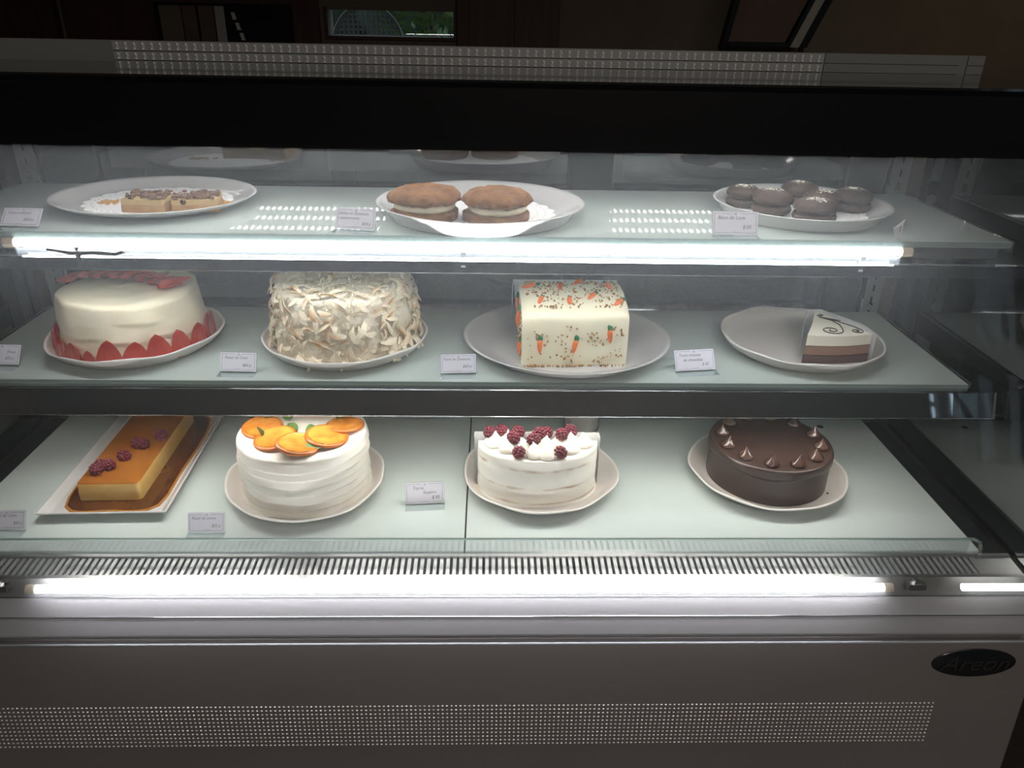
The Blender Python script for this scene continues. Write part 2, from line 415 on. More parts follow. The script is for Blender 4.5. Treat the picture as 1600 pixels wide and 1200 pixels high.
for k in range(-7, 8):
    x = k * .02; zt = .42 + .20 * math.sqrt(max(0, 1 - (x / .16) ** 2)); q.tube([(x, 0, .2), (x, 0, zt)], .0035, 4)
for k in range(20): 
    z = .2 + k * .02; w = .16 if z < .42 else .16 * math.sqrt(max(0, 1 - ((z - .42) / .2) ** 2)); q.tube([(-w, 0.004, z), (w, .004, z)], .003, 4)
o = q.build('wire_mesh', M['wire'], ch); o['kind'] = 'stuff'
q = MB(); q.lathe([(0, .19), (.16, .19), (.165, .20), (.16, .21), (0, .21)], 20); q.build('seat', M['wire'], ch, True, 40)
for a in (-.12, .12):
    q = MB(); q.tube([(a, 0.02, .19), (a * 1.15, .02, -.85)], .009, 6); q.build('leg', M['wire'], ch)
# easel with a brown board against the beige wall: its sides splay
pf = thing('easel_board', 'brown board in a black splayed frame standing before the beige back wall', 'easel', (0, YB - .06, 0))
def strip(nm, xb0, xb1, sl0, sl1, z0, z1, y0, y1, m_):
    q = MB(); h = z1 - z0
    v = [(xb0, y0, z0), (xb1, y0, z0), (xb1 + sl1 * h, y0, z1), (xb0 + sl0 * h, y0, z1)]
    q.add(v + [(x, y1, z) for x, y, z in v], [(0, 1, 2, 3), (4, 7, 6, 5), (0, 4, 5, 1), (1, 5, 6, 2), (2, 6, 7, 3), (3, 7, 4, 0)]); q.build(nm, m_, pf)
strip('board', .945, 1.172, .18, .42, 1.362, 1.85, .0, .03, M['picture'])
strip('frame', .925, .944, .18, .18, 1.345, 1.86, -.012, .02, M['black'])
strip('frame', 1.173, 1.190, .42, .42, 1.345, 1.86, -.012, .02, M['black'])
strip('frame', .945, 1.172, .18, .42, 1.345, 1.361, -.012, .02, M['black'])
strip('rail', 1.191, 1.228, .42, .42, 1.345, 1.86, -.006, .02, M['mount'])
strip('frame', 1.229, 1.256, .42, .42, 1.345, 1.86, -.012, .02, M['black'])
for x in (.93, 1.235):
    q = MB(); q.box(x, x + .016, .0, .016, 0, 1.345); q.build('leg', M['black'], pf)
# front wall behind the photographer with a window on the right, palm outside
wx0, wx1, wz0, wz1 = 3.22, 3.80, 0.9, 2.4
q = MB()
q.box(XL, wx0, YF - .1, YF, 0, H); q.box(wx1, XR, YF - .1, YF, 0, H); q.box(wx0, wx1, YF - .1, YF, 0, wz0); q.box(wx0, wx1, YF - .1, YF, wz1, H)
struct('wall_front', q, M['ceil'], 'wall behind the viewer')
wn = bpy.data.objects.new('window_1', None); COL.objects.link(wn); wn['kind'] = 'structure'; wn['label'] = 'window behind the viewer mirrored in the shelf rail'
q = MB(); q.box(wx0, wx1, YF - .06, YF - .054, wz0, wz1); q.build('pane', M['winglass'], wn)
for x in (wx0, 3.33, 3.37, wx1 - .05):
    q = MB(); q.box(x, x + .05, YF - .09, YF - .02, wz0, wz1); q.build('mullion', M['darkframe'], wn)
for z in (1.15, 1.4, 1.65, 1.9):
    q = MB(); q.box(3.24, 3.36, YF - .085, YF - .03, z, z + .05); q.build('glazing_bar', M['darkframe'], wn)
pl = thing('garden_palm', 'dark palm fronds outside the window mirrored in the rail', 'palm', (4.15, YF - .9, 0.35))
q = MB(); q.tube([(0, 0, 0), (.02, 0, 1.2)], .06, 8); q.build('trunk', M['palm'], pl)
for k in range(9):
    a = -1.2 + k * .3; q = MB(); pts = []
    for t in range(7):
        u = t / 6; pts.append(Vector((math.sin(a) * u * .9, 0.03 * k, 1.2 + math.cos(a) * u * .9 - u * u * .25)))
    for t in range(6):
        d = (pts[t + 1] - pts[t]).normalized(); s = d.cross(Vector((0, 1, 0))) * (.05 * (1 - t / 7))
        q.add([pts[t] - s, pts[t] + s, pts[t + 1] + s * .8, pts[t + 1] - s * .8, pts[t] + Vector((0, .01, 0)), pts[t + 1] + Vector((0, .01, 0))], [(0, 1, 2, 3), (0, 3, 5, 4)])
    q.build('frond', M['palm'], pl)
# pale boards added behind the case, standing in for reflections on its rear doors
for i, (x0, x1, z0, z1, lb) in enumerate(((-.74, -.355, 1.10, 1.232, 'pale board standing in for a reflection in the left rear door of the case'),
                                     (-.30, .19, 1.10, 1.232, 'pale board standing in for a reflection at the middle of the case'),
                                     (.31, .80, 1.095, 1.232, 'pale board standing in for a reflection in the right rear door of the case'))):
    o = box1('reflection_board', (x0, x1, 1.62, 1.64, z0 + .05, z1), M['whiteboard']); tag(o, lb, 'board')
    o2 = MB(); o2.box(x0 + .02, x0 + .05, 1.64, 1.66, 0, z1); o2.box(x1 - .05, x1 - .02, 1.64, 1.66, 0, z1); o2.build('post', M['darkframe'], o)

ov = thing('dark_oven', 'dark boxy oven standing behind the right rear door of the case', 'oven', (.545, 1.66, 0))
q = MB(); q.box(-.185, .185, 0, .40, .02, 1.135); q.build('body', M['darkframe'], ov)
q = MB(); q.box(-.16, .16, -.012, -.001, .30, 1.02); q.build('door', M['ventdark'], ov)
q = MB(); q.tube([(-.13, -.03, 1.05), (.13, -.03, 1.05)], .008, 8); q.build('handle', M['steel'], ov, True)
for k in (-.10, 0, .10):
    q = MB(); q.tube([(k, -.012, 1.10), (k, -.001, 1.10)], .012, 10); q.build('knob', M['steel'], ov)
# ------------------------------------------------------------------ display case
XS = 0.765
case = thing('display_case', 'long refrigerated pastry display case with black canopy and brown-grey front', 'display case', (0, 0, 0))
# body carcass
q = MB()
q.box(-.80, .80, .835, 1.33, .08, .705)
q.build('carcass', M['darkframe'], case)
q = MB(); q.box(-.76, .76, .86, 1.30, 0, .08); q.build('plinth', M['ventdark'], case)
# front panel: leans out a little towards the bottom
def py(z): return .796 - (.680 - z) * .075
q = MB(); q.prism_x([(py(.679), .679), (py(.679) + .03, .679), (py(.679) + .03, .09), (py(.09), .09)], -.813, .813)
fp = q.build('front_panel', M['panel'], case)
md = fp.modifiers.new('bevel', 'BEVEL'); md.width = .003; md.segments = 2
# rows of punched dimples, caught lamp light painted as a near-white tone
q = MB()
rows, cols = 11, 236
for i in range(rows):
    z = .5585 - i * .00710
    for k in range(cols):
        x = .6790 - .0064 * k
        y = py(z) - .0002
        v = [(x, y - .0016, z + .0003)]
        v += [(x + .0018 * math.cos(a), y, z + .0014 * math.sin(a)) for a in [2 * PI * t / 6 for t in range(6)]]
        q.add(v, [(0, 1 + (t + 1) % 6, 1 + t) for t in range(6)])
dm = q.build('dimple_rows', M['dimple'], fp); dm['kind'] = 'stuff'
dm['label'] = 'rows of small punched vent dimples, caught light painted pale'
# badge
bd = MB(); bd.lathe([(0, .002), (.059, .002), (.0605, .0012), (.0605, 0)], 40, lambda x, y, z, a: (.721 + x, py(.632 + y * .40) - z - .0002, .632 + y * .40))
badge = bd.build('badge', M['badge'], case, True, 40, 'oval dark maker badge')
text('lettering', 'Areon', .036, M['badgetxt'], badge, (.721, py(.622) - .0031, .6205), (PI / 2 - .06, 0, 0), .35, 'CENTER', .0003, 1.05)
# bumper below the lamp; added chrome strip stands in for the lamp's reflection
q = MB(); q.prism_x([(.800, .7455), (.806, .7465), (.83, .7465), (.83, .6805), (.796, .6805), (.7955, .684)], -.813, .813)
q.build('bumper', M['bumper'], case)
q = MB(); q.tube([(-.813, .7972, .7145), (.813, .7972, .7145)], .0012, 8); q.build('lamp_reflection_line', M['chrome'], case, True)
# LED trough, air grille
q = MB(); q.prism_x([(.802, .7765), (.8045, .7765), (.8045, .7468), (.802, .7468)][::-1], -.78, .78)
q.build('light_trough', M['trough'], case)
q = MB(); q.tube([(-.79, .7995, .7472), (.79, .7995, .7472)], .0013, 8); q.build('trough_lip', M['chrome'], case, True)
q = MB(); q.tube([(.662, .7855, .7735), (.748, .7855, .7735)], .0050, 12); q.build('led_tube', M['tubeend'], case, True, 50, 'short second LED tube at the right end')
q = MB(); q.tube([(-.547, .7855, .7735), (.556, .7855, .7735)], .0052, 12); q.build('led_tube', M['tubelow'], case, True, 50, 'glowing white LED tube at the foot of the front glass')
for x in (-.552, .561): 
    q = MB(); q.tube([(x - .006, .7855, .7735), (x + .006, .7855, .7735)], .006, 10); q.build('tube_cap', M['capwarm'], case, True, 50)
for x in (-.60, .605):
    q = MB(); q.box(x - .012, x + .012, .790, .802, .764, .773); q.box(x - .004, x + .004, .792, .800, .773, .778); q.build('tube_socket', M['steel'], case)
gr = box1('air_grille', (-.76, .76, .803, .848,   .758, .763), M['slot'], case, label='row of steel slats over a dark air slot')
q = MB(); q.box(-.76, .76, .8022, .8085, .7625, .7768); q.box(-.76, .76, .8425, .8485, .7625, .7800); q.build('grille_rim', M['steel'], gr)
q = MB(); q.box(-.0024, .0024, .8085, .8425, -.0015, .0015)
sm = q.mesh('slat', M['slat'])
for k in range(160):
    o = put('slat', sm, gr, (-.6955 + .00875 * k, 0, .7745)); o.rotation_euler = (R(3.5), 0, 0); o.location.z = .7745 - .8255 * math.sin(R(3.5)); o.location.y = .8255 * (1 - math.cos(R(3.5)))
for x0, x1 in ((-.76, -.7005), (.70, .76)):
    q = MB(); q.prism_x([(.8085, .7745), (.8425, .7775), (.8425, .7635), (.8085, .7635)], x0, x1); q.build('grille_end', M['steel'], gr)
# rear vent behind the deck
rv = box1('rear_vent', (-.74, .74, 1.236, 1.284, .765, .812), M['ventdark'], case)
q = MB()
for k in range(168):
    x = -.63 + k * .0076; q.box(x, x + .0036, 1.2335, 1.236, .7905, .7945)
o = q.build('vent_slots', M['whiteboard'], rv); o['kind'] = 'stuff'
# deck support
box1('deck_support', (-.755, .755, .8490, 1.236, .74, .7765), M['darkframe'], case)
# canopy
q = MB(); q.prism_x([(.93, 1.303), (.93, 1.372), (.935, 1.377), (1.23, 1.372), (1.30, 1.360), (1.30, 1.316), (.942, 1.316), (.942, 1.303)][::-1], -.79, .79)
q.build('canopy', M['black'], case)
q = MB(); q.prism_x([(.936, 1.3772), (.936, 1.3800), (1.228, 1.3752), (1.228, 1.3724)][::-1], -.79, .79)
q.build('canopy_top', M['blacktop'], case)
# canopy light rails (underside), extra rows added to imitate repeat reflections
random.seed(5)
for i, y in enumerate((.965, 1.045, 1.125)):
    rl = box1('canopy_light_rail', (-.53, .545, y - .011, y + .011, 1.309, 1.316), M['steel'], case)
    q = MB()
    for k in range(84):
        for yy in (-.0056, .0056):
            x = -.525 + k * .0127
            q.lathe([(.0029, .0), (.0026, -.0018), (.0015, -.0030), (0, -.0034)][::-1], 8, lambda a, b, c, t, x=x, yy=yy, y=y: (x + a, y + yy + b, 1.309 + c))
    o = q.build('diodes', M['bead'], rl); o['kind'] = 'stuff'
# bar added on the canopy's back edge: LED reflection built as dotted boards
lb = MB(); lb.box(-.79, .79, 1.262, 1.275, 1.362, 1.402); lbar = lb.build('led_reflection_bar', M['strip'], case)
for i, (z0, z1) in enumerate(((1.3885, 1.4015), (1.3755, 1.3870), (1.3655, 1.3740))):
    bo = box1('led_reflection_board', (-.53, .54, 1.2590, 1.262, z0, z1), M['board'], lbar)
for x0, x1 in ((.54, .752), (.762, .79)):
    for (z0, z1) in ((1.3885, 1.4015), (1.3755, 1.3870), (1.3655, 1.3740)):
        box1('blank_board', (x0 + .002, x1, 1.2595, 1.262, z0, z1), M['strip'], lbar)
q = MB()
for k in range(84):
    x = -.522 + k * .0127
    for (z0, z1) in ((1.3885, 1.4015), (1.3755, 1.3870)):
        h = z1 - z0
        for zz in (z0 + h * .24, z1 - h * .24):
            q.lathe([(.0010, .0), (.0022, .0005), (.0022, .0015)][::-1], 8, lambda a, b, c, t, x=x, zz=zz: (x + a, 1.2590 - c, zz + b))
        q.box(x - .0010, x + .0010, 1.2583, 1.2590, z0 + h * .36, z1 - h * .36)
    q.box(x - .0022, x + .0022, 1.2583, 1.2590, 1.367, 1.373)
o = q.build('led_reflection_dots', M['diode'], lbar); o['kind'] = 'stuff'
# side glass, front glass, rear doors
GB = .7060
fgp = lambda z: .7725 + (z - .7705) / (1.303 - .7705) * (.918 - .7725)
for s, nm in ((-1, 'left'), (1, 'right')):
    x0, x1 = (s * XS, s * (XS + .006)); x0, x1 = min(x0, x1), max(x0, x1)
    q = MB(); q.prism_x([(fgp(.777) + .02, .777), (fgp(1.303) + .02, 1.303), (1.30, 1.303), (1.30, .777)][::-1], x0, x1)
    q.build('side_glass', M['side'], case)
    q = MB(); q.box(x0 - .002, x1 + .002, 1.285, 1.305, .75, 1.303); q.build('corner_post', M['darkframe'], case)
q = MB(); q.prism_x([(fgp(GB), GB), (fgp(1.303), 1.303), (fgp(1.303) + .005, 1.303), (fgp(GB) + .005, GB)][::-1], -.775, .775)
q.build('front_glass', M['front'], case)
q = MB(); q.tube([(-.775, fgp(GB) + .0025, GB - .0015), (.775, fgp(GB) + .0025, GB - .0015)], .0018, 8); q.build('glass_edge', M['clip'], case, True)
for x0, x1 in ((-.735, .20), (.195, .735)):
    y = 1.296 if x0 < 0 else 1.302
    rd = MB(); rd.box(x0, x1, y, y + .004, .81, 1.303); pane = rd.build('rear_door', M['rear'], case)
for x0, x1 in ((-.69, -.605), (.161, .234), (.628, .690)):
    q = MB(); q.box(x0, x1, 1.2865, 1.2955, .81, 1.303); q.build('door_stile', M['darkframe'], case)
q = MB(); q.box(-.735, .735, 1.2865, 1.2955, .79, .81); q.build('door_rail', M['darkframe'], case)
for s in (-1, 1):
    a, b = sorted((s * .693, s * .724))
    q = MB(); q.box(a, b, 1.276, 1.286, .80, 1.303); st = q.build('shelf_standard', M['stdsteel'], case)
    q = MB()
    for k in range(22):
        z = .82 + k * .022; q.box((a + b) / 2 - .0012, (a + b) / 2 + .0012, 1.2752, 1.276, z, z + .012)
    o = q.build('slots', M['ventdark'], st); o['kind'] = 'stuff'
    for zz in (Z1, Z2):
        q = MB(); q.box(s * .708 - .004, s * .708 + .004, 1.2735, 1.276, zz + .004, zz + .016); q.build('bracket_hook', M['chrome'], st)
    q = MB(); q.box(s * .6925 - .0008, s * .6925 + .0008, 1.274, 1.286, .80, 1.303); q.build('standard_edge', M['chrome'], st)

# ------------------------------------------------------------------ shelves and deck
def shelf(z, label, name='glass_shelf'):
    t = thing(name, label, 'shelf', (0, 0, z))
    q = MB(); q.box(-.72, .72, .976, 1.272, -.008, 0); q.build('pane', M['shelf'], t)
    q = MB()
    q.box(-.72, .72, .9745, .976, -.008, -.0004); q.build('front_edge', M['edge'], t)
    for s in (-1, 1):
        a, b = sorted((s * .722, s * .730))
        q = MB(); q.prism_x([(.985, -.016), (.985, -.002), (1.272, -.002), (1.272, -.038), (1.15, -.03)][::-1], a, b); q.build('bracket', M['steel'], t)
        q = MB(); q.box(s * .721 - .0012, s * .721 + .0012, .978, 1.27, -.004, 0.0); q.build('edge_strip', M['chrome'], t)
    return t
s1 = shelf(Z1, 'white frosted glass upper shelf with a glowing LED tube along its front')
# upper shelf rail
q = MB(); q.prism_x([(.9665, -.0320), (.9735, -.0320), (.9735, -.0475), (.9690, -.0475)], -.76, .76)
q.build('rail_face', M['darkmirror'], s1)
q = MB(); q.prism_x([(.9660, -.0300), (.9745, -.0300), (.9745, -.0318), (.9660, -.0318)], -.76, .76); q.build('rail', M['chrome'], s1)
q = MB(); q.box(-.573, .574, .9722, .9734, -.0298, -.0205); q.build('diffuser', M['diffuser'], s1)
q = MB(); q.tube([(-.76, .9708, -.0475), (.76, .9708, -.0475)], .001, 6); q.build('rail_lip', M['chrome'], s1, True)
q = MB(); q.prism_x([(.984, -.009), (.9852, -.009), (.9852, -.025), (.984, -.025)][::-1], -.71, .71); q.build('added_baffle', M['steel'], s1)  # added plate that cuts the tube's light off towards the back
q = MB(); q.tube([(-.562, .9660, -.0298), (.563, .9660, -.0298)], .0010, 8); q.build('light_line', M['tube'], s1, True, label='thin bright lower line of the lamp')
q = MB(); q.tube([(-.573, .9752, -.0145), (.574, .9752, -.0145)], .0050, 12); q.build('led_tube', M['tube'], s1, True, 50, 'glowing white LED tube')
for x in (-.580, .581):
    q = MB(); q.tube([(x - .007, .9752, -.0145), (x + .007, .9752, -.0145)], .0062, 10); q.build('tube_cap', M['capwarm'], s1, True, 50)
for x in (-.002, .522):
    q = MB(); q.box(x - .003, x + .003, .9672, .9694, -.038, -.019); q.box(x - .003, x + .003, .9672, .982, -.0395, -.037); q.build('tube_clip', M['clip'], s1)
q = MB(); q.tube([(-.530, .9675, -.021), (-.50, .9655, -.025), (-.47, .9655, -.024), (-.445, .966, -.026), (-.435, .967, -.023)], .0028, 8); 
q.tube([(-.494, .968, -.018), (-.493, .9655, -.026), (-.490, .967, -.040)], .0035, 8); q.build('cable', M['cable'], s1, True)
s2 = shelf(Z2, 'white frosted glass middle shelf with a dark mirror rail along its front')
q = MB(); q.box(-.755, .7545, .9655, .9742, -.0075, -.0055); q.build('rail_top', M['mirror'], s2)
q = MB(); q.prism_x([(.9660, -.0085), (.9700, -.0085), (.9600, -.0432), (.9540, -.0432)], -.76, .7545)
q.build('rail', M['mirror'], s2)
q = MB(); q.tube([(-.76, .9650, -.0075), (.7545, .9650, -.0075)], .0011, 6); q.tube([(-.76, .9535, -.0435), (.7545, .9535, -.0435)], .0009, 6); q.build('rail_lip', M['chrome'], s2, True)
q = MB(); q.prism_x([(.9655, -.0075), (.9715, -.0075), (.961, -.0440), (.9525, -.0440)], .7546, .7575); q.build('rail_end', M['steel'], s2)
q = MB(); q.tube([(-.62, .9755, -.024), (.62, .9755, -.024)], .0045, 10); q.build('led_tube', M['tubehid'], s2, True, 50, 'LED tube hidden behind the rail')
q = MB(); q.prism_x([(.984, -.009), (.9852, -.009), (.9852, -.038), (.984, -.038)][::-1], -.71, .71); q.build('added_baffle', M['steel'], s2)  # added hidden plate keeping lamp light off the rear of the deck
# deck: two white glass panels
for x0, x1, lb in ((-.72, -.0012, 'left white glass deck panel under the flan and the orange cake'),
                   (.0008, .72, 'right white glass deck panel under the raspberry and chocolate cakes')):
    q = MB(); q.box(x0, x1, .8505, 1.2335, .777, Z3)
    o = q.build('deck_panel', M['deck'], None); tag(o, lb, 'shelf')
    md = o.modifiers.new('bevel', 'BEVEL'); md.width = .0008; md.segments = 1
    if x0 > 0:
        q = MB(); q.lathe([(0, .0004), (.0058, .0004), (.006, 0)], 16, lambda x, y, z, a: (.632 + x, 1.205 + y, Z3 + .0001 + z)); q.build('hole_plug', M['ventdark'], o)
# acrylic guard along the deck front
ag = thing('acrylic_guard', 'clear acrylic guard strip standing along the front of the deck', 'guard', (0, 0, 0))
q = MB(); q.box(-.755, .700, .8470, .8500, .7805, .8035); q.build('strip', M['acryl'], ag)
q = MB(); q.box(-.755, .700, .8468, .8502, .8036, .8050); q.build('top_edge', M['edge'], ag)
q = MB(); pts = [(.694, .852, .8015), (.708, .8515, .8015), (.7155, .849, .798), (.717, .846, .791), (.715, .842, .7835), (.709, .8385, .7795)]
q.tube(pts, .0026, 8); q.build('rounded_end', M['acryl'], ag, True)

# ------------------------------------------------------------------ plates
def rustic_plate(name, label, x, y, z, r, h=.024, base=.80, seed=0.0, group='stoneware plates'):
    t = thing(name, label, 'plate', (x, y, z), 0, group)
    def wob(px, py_, pz, a):
        k = 1 + (.013 * math.sin(3 * a + seed) + .010 * math.sin(5 * a + 2.1 * seed) + .006 * math.sin(8 * a + seed * 3)) * min(1, pz / h * 1.2)
        return (px * k, py_ * k, pz + (.0014 * math.sin(4 * a + seed * 1.7) + .0008 * math.sin(9 * a + seed)) * (pz / h) ** 2)
    q = MB()
    q.lathe([(0, 0), (r * base * .92, 0), (r * base, .002), (r * .90, .010), (r * .965, .018), (r * .992, h - .001)], 72, wob)
    q.lathe([(0, .007), (r * .80, .0072), (r * .89, .011), (r * .945, .018), (r * .968, h - .0008)][::-1], 72, wob)
    q.build('dish', M['ceramic'], t, True, 60)
    q = MB(); q.lathe([(r * .991, h - .0016), (r, h - .0002), (r * .994, h + .0012), (r * .980, h + .0014), (r * .967, h - .0012)], 72, wob)
    q.build('rim', M['rimc'], t, True)
    return t
FZ = .0074  # inside floor height of the rustic plates
rustic_plate('round_plate', 'stoneware plate under the strawberry cake', -.5053, 1.1045, Z2, .1258, seed=.6)
rustic_plate('round_plate', 'stoneware plate under the coconut flake cake', -.1878, 1.1035, Z2, .1250, seed=2.2)
rustic_plate('round_plate', 'mostly empty stoneware plate under the mousse slice', .5188, 1.104, Z2, .1228, seed=4.1)
rustic_plate('round_plate', 'stoneware plate under the orange slice cake', -.2471, 1.0082, Z3, .1201, .020, .80, seed=5.3)
rustic_plate('round_plate', 'stoneware plate under the half raspberry cake', .1134, 1.0297, Z3, .1215, .020, .80, seed=1.4)
rustic_plate('round_plate', 'stoneware plate under the chocolate cake', .4762, 1.0385, Z3, .1229, .020, .80, seed=3.0)

def smooth_plate(label, x, y, z, a, b, rot, h, base=.72, name='oval_plate', well=.62):
    t = thing(name, label, 'plate', (x, y, z), rot, 'white porcelain plates')
    s = b / a
    q = MB(); q.lathe([(0, .001), (a * base * .9, .001), (a * base * .92, 0), (a * base, 0), (a * base * 1.03, .003), (a * .93, h * .62), (a * .99, h - .0012), (a, h), (a * .985, h + .0008),
                       (a * .95, h - .002), (a * .83, h * .45), (a * .74, .0048), (a * well, .004), (0, .004)], 80, None, 0, 1, s)
    q.build('dish', M['porcelain'], t, True, 70)
    return t
smooth_plate('shallow white oval plate under the pecan bars', -.4518, 1.1325, Z1, .1418, .128, -.0771, .016, .70)
smooth_plate('white round plate with a raised rim under the two carrot cookies', .0187, 1.0889, Z1, .1461, .138, -.1196, .022, .86, 'round_plate', .60)
smooth_plate('deep white oval plate under the six cocoa cookies', .4880, 1.1191, Z1, .1265, .1235, 0, .020, .86)
t = smooth_plate('large white round plate under the carrot cake loaf', .1522, 1.109, Z2, .1603, .1512, -.056, .020, .82, 'round_plate', .70)

# flan platter
fl = thing('rectangular_platter', 'long white rectangular platter holding the flan', 'platter', (-.5243, 1.0755, Z3), .033)
def rrect(w, l, n=1): return [(-w, -l), (w, -l), (w, l), (-w, l)]
q = MB()
o0 = rrect(.066, .142); o1 = rrect(.0905, .1585); i1 = rrect(.0885, .1565); i0 = rrect(.078, .147)
lv = [(o0, 0), (o1, .013), (o1, .015), (i1, .015), (i0, .0062)]
v = [(x, y, z) for pl_, z in lv for x, y in pl_]
f = [(a * 4 + k, a * 4 + (k + 1) % 4, a * 4 + 4 + (k + 1) % 4, a * 4 + 4 + k) for a in range(len(lv) - 1) for k in range(4)] + [(3, 2, 1, 0), (16, 17, 18, 19)]
q.add(v, f); q.build('dish', M['porcelain'], fl)
cs = thing('caramel_sauce', 'amber caramel syrup pooled on the platter around the flan', 'sauce', (-.5243, 1.0755, Z3 + .0064), .033)
cs['kind'] = 'stuff'
q = MB(); poly = []
for k in range(48):
    a = 2 * PI * k / 48; c, s = math.cos(a), math.sin(a)
    e = 8; d = (abs(c) ** e + abs(s) ** e) ** (-1 / e)
    xx, yy = c * d * .0735, s * d * .1490
    xx += .0025 + .0015 * math.sin(5 * a) ; yy += .0012 * math.sin(7 * a)
    if s < -.3: yy += .004
    poly.append((xx, yy))
q.prism_z([(x * .955, y * .978) for x, y in poly], 0, .0018); o = q.build('syrup_pool', M['caramel'], cs); o['kind'] = 'stuff'
q = MB(); q.prism_z(poly, -.0001, .0012); o = q.build('syrup_edge', M['thinsyrup'], cs); o['kind'] = 'stuff'
fn = thing('flan', 'golden flan block with caramel top and raspberries', 'flan', (-.5243, 1.0755, Z3 + .0082), .033)
q = MB(); P = [(-.0495, -.118), (.0415, -.118), (.0415, .130), (-.0495, .130)]
def rounded(poly, r, n=4):
    out = []
    for i in range(len(poly)):
        p0, p, p1 = Vector(poly[i - 1]), Vector(poly[i]), Vector(poly[(i + 1) % len(poly)])
        a = (p0 - p).normalized() * r; b = (p1 - p).normalized() * r
        for k in range(n + 1):
            u = k / n; out.append(tuple((p + a) * (1 - u) ** 2 + p * 2 * u * (1 - u) + (p + b) * u ** 2))
    return out
PP = rounded(P, .008)
n = len(PP); v = []
for z, sc in ((0, 1.0), (.010, 1.0), (.022, .99), (.027, .975), (.0285, .95)):
    for x, y in PP: v.append((x * sc + (sc - 1) * .004 * 0, y + (1 if y < 0 else -1) * (1 - sc) * .05, z + .0003 * math.sin(x * 300 + y * 90)))
q.add(v, [(a * n + k, a * n + (k + 1) % n, (a + 1) * n + (k + 1) % n, (a + 1) * n + k) for a in range(4) for k in range(n)] + [tuple(range(n))[::-1]])
q.build('custard', M['flanbody'], fn, True, 50)
q = MB(); tp = [v[4 * n + k] for k in range(n)]; q.add([(x, y, .0288) for x, y, z in tp] + [(x, y, .0276) for x, y, z in [v[3 * n + k] for k in range(n)]],
      [tuple(range(n))] + [(n + k, n + (k + 1) % n, (k + 1) % n, k) for k in range(n)]); q.build('caramel_top', M['flantop'], fn)

def raspberry_mesh(seed):
    random.seed(seed); q = MB()
    def base(p): return Vector((p[0] * .9, p[1] * .9, p[2]))
    q.blob((0, 0, 0), (.0078, .0078, .0088), 10, 6)
    for j in range(6):
        t = -1.1 + j * .45; nn = max(4, int(10 * math.cos(t)))
        for k in range(nn):
            a = 2 * PI * (k + .5 * (j % 2)) / nn
            c = (.0078 * math.cos(t) * math.cos(a), .0078 * math.cos(t) * math.sin(a), .0088 * math.sin(t))
            q.blob(c, .0026, 6, 4)
    return q.mesh('raspberry', M['rasp'], True)
RA = raspberry_mesh(1)
for x, y, rx in ((-.030, -.088, 1.5), (-.0165, -.076, 1.2), (-.004, -.050, .8), (.012, -.015, 1.4), (.030, .012, .6), (.002, -.012, .9), (-.027, -.077, 1.0)):
    put('raspberry', RA, fn, (x, y, .0355), (rx, .3 * x * 100, x * 90))

# ------------------------------------------------------------------ strawberry cake
def cake_body(q, rb, rt, h, seed, amp, fn=None, seg=120, nz_=26, topn=12, edge=.008):
    prof = []
    for i in range(nz_ + 1):
        u = i / nz_; prof.append((rb + (rt - rb) * u, u * (h - edge)))
    for i in range(1, 6):
        a = PI / 2 * i / 5; prof.append((rt - edge + edge * math.cos(a), h - edge + edge * math.sin(a)))
    for i in range(1, topn + 1):
        prof.append(((rt - edge) * (1 - i / topn), h))
    def d(x, y, z, a):
        r = math.hypot(x, y)
        if fn: k, dz = fn(a, z, r)
        else: k, dz = 0, 0
        k += amp * nz(math.cos(a) * .1, math.sin(a) * .1, z, 28, seed) if r > .02 else 0
        s = (r + k * min(1, r / (rt * .6))) / r if r > 1e-6 else 1
        return (x * s, y * s, z + dz + (amp * .5 * nz(x, y, 0, 26, seed + 4) if z > h * .9 else 0))
    q.lathe(prof, seg, d)
ck = thing('strawberry_cake', 'tall cream frosted cake with strawberry halves around base and sliced strawberries on top', 'cake', (-.5075, 1.1085, Z2 + FZ))
random.seed(14)
sm_st = [(random.uniform(0, 2 * PI), random.uniform(.012, .072), random.uniform(.35, .75), random.uniform(.008, .016), random.uniform(-.25, .25)) for _ in range(34)]
def smear(a, z, r):
    if z > .080: return 0, .0016 * math.sin(a * 2 + .6) + .0008 * math.sin(r * 190 + 2 * a)
    best = 0
    for sa, sz, sw, sh, sl_ in sm_st:       # broad palette-knife swipes
        da = (a - sa + PI) % (2 * PI) - PI
        u = da / sw; w = (z - sz - sl_ * .02 * u) / sh
        if abs(u) < 1 and abs(w) < 1: best = max(best, (1 - u * u) * (.55 - .45 * w) * min(1, (1 - abs(w)) * 5))
    return .0034 * best + .0008 * math.sin(3 * a + 40 * z) - .001, 0
q = MB(); cake_body(q, .1035, .0975, .0855, 1.0, .0030, smear, edge=.010); q.build('frosting', M['cream'], ck, True)

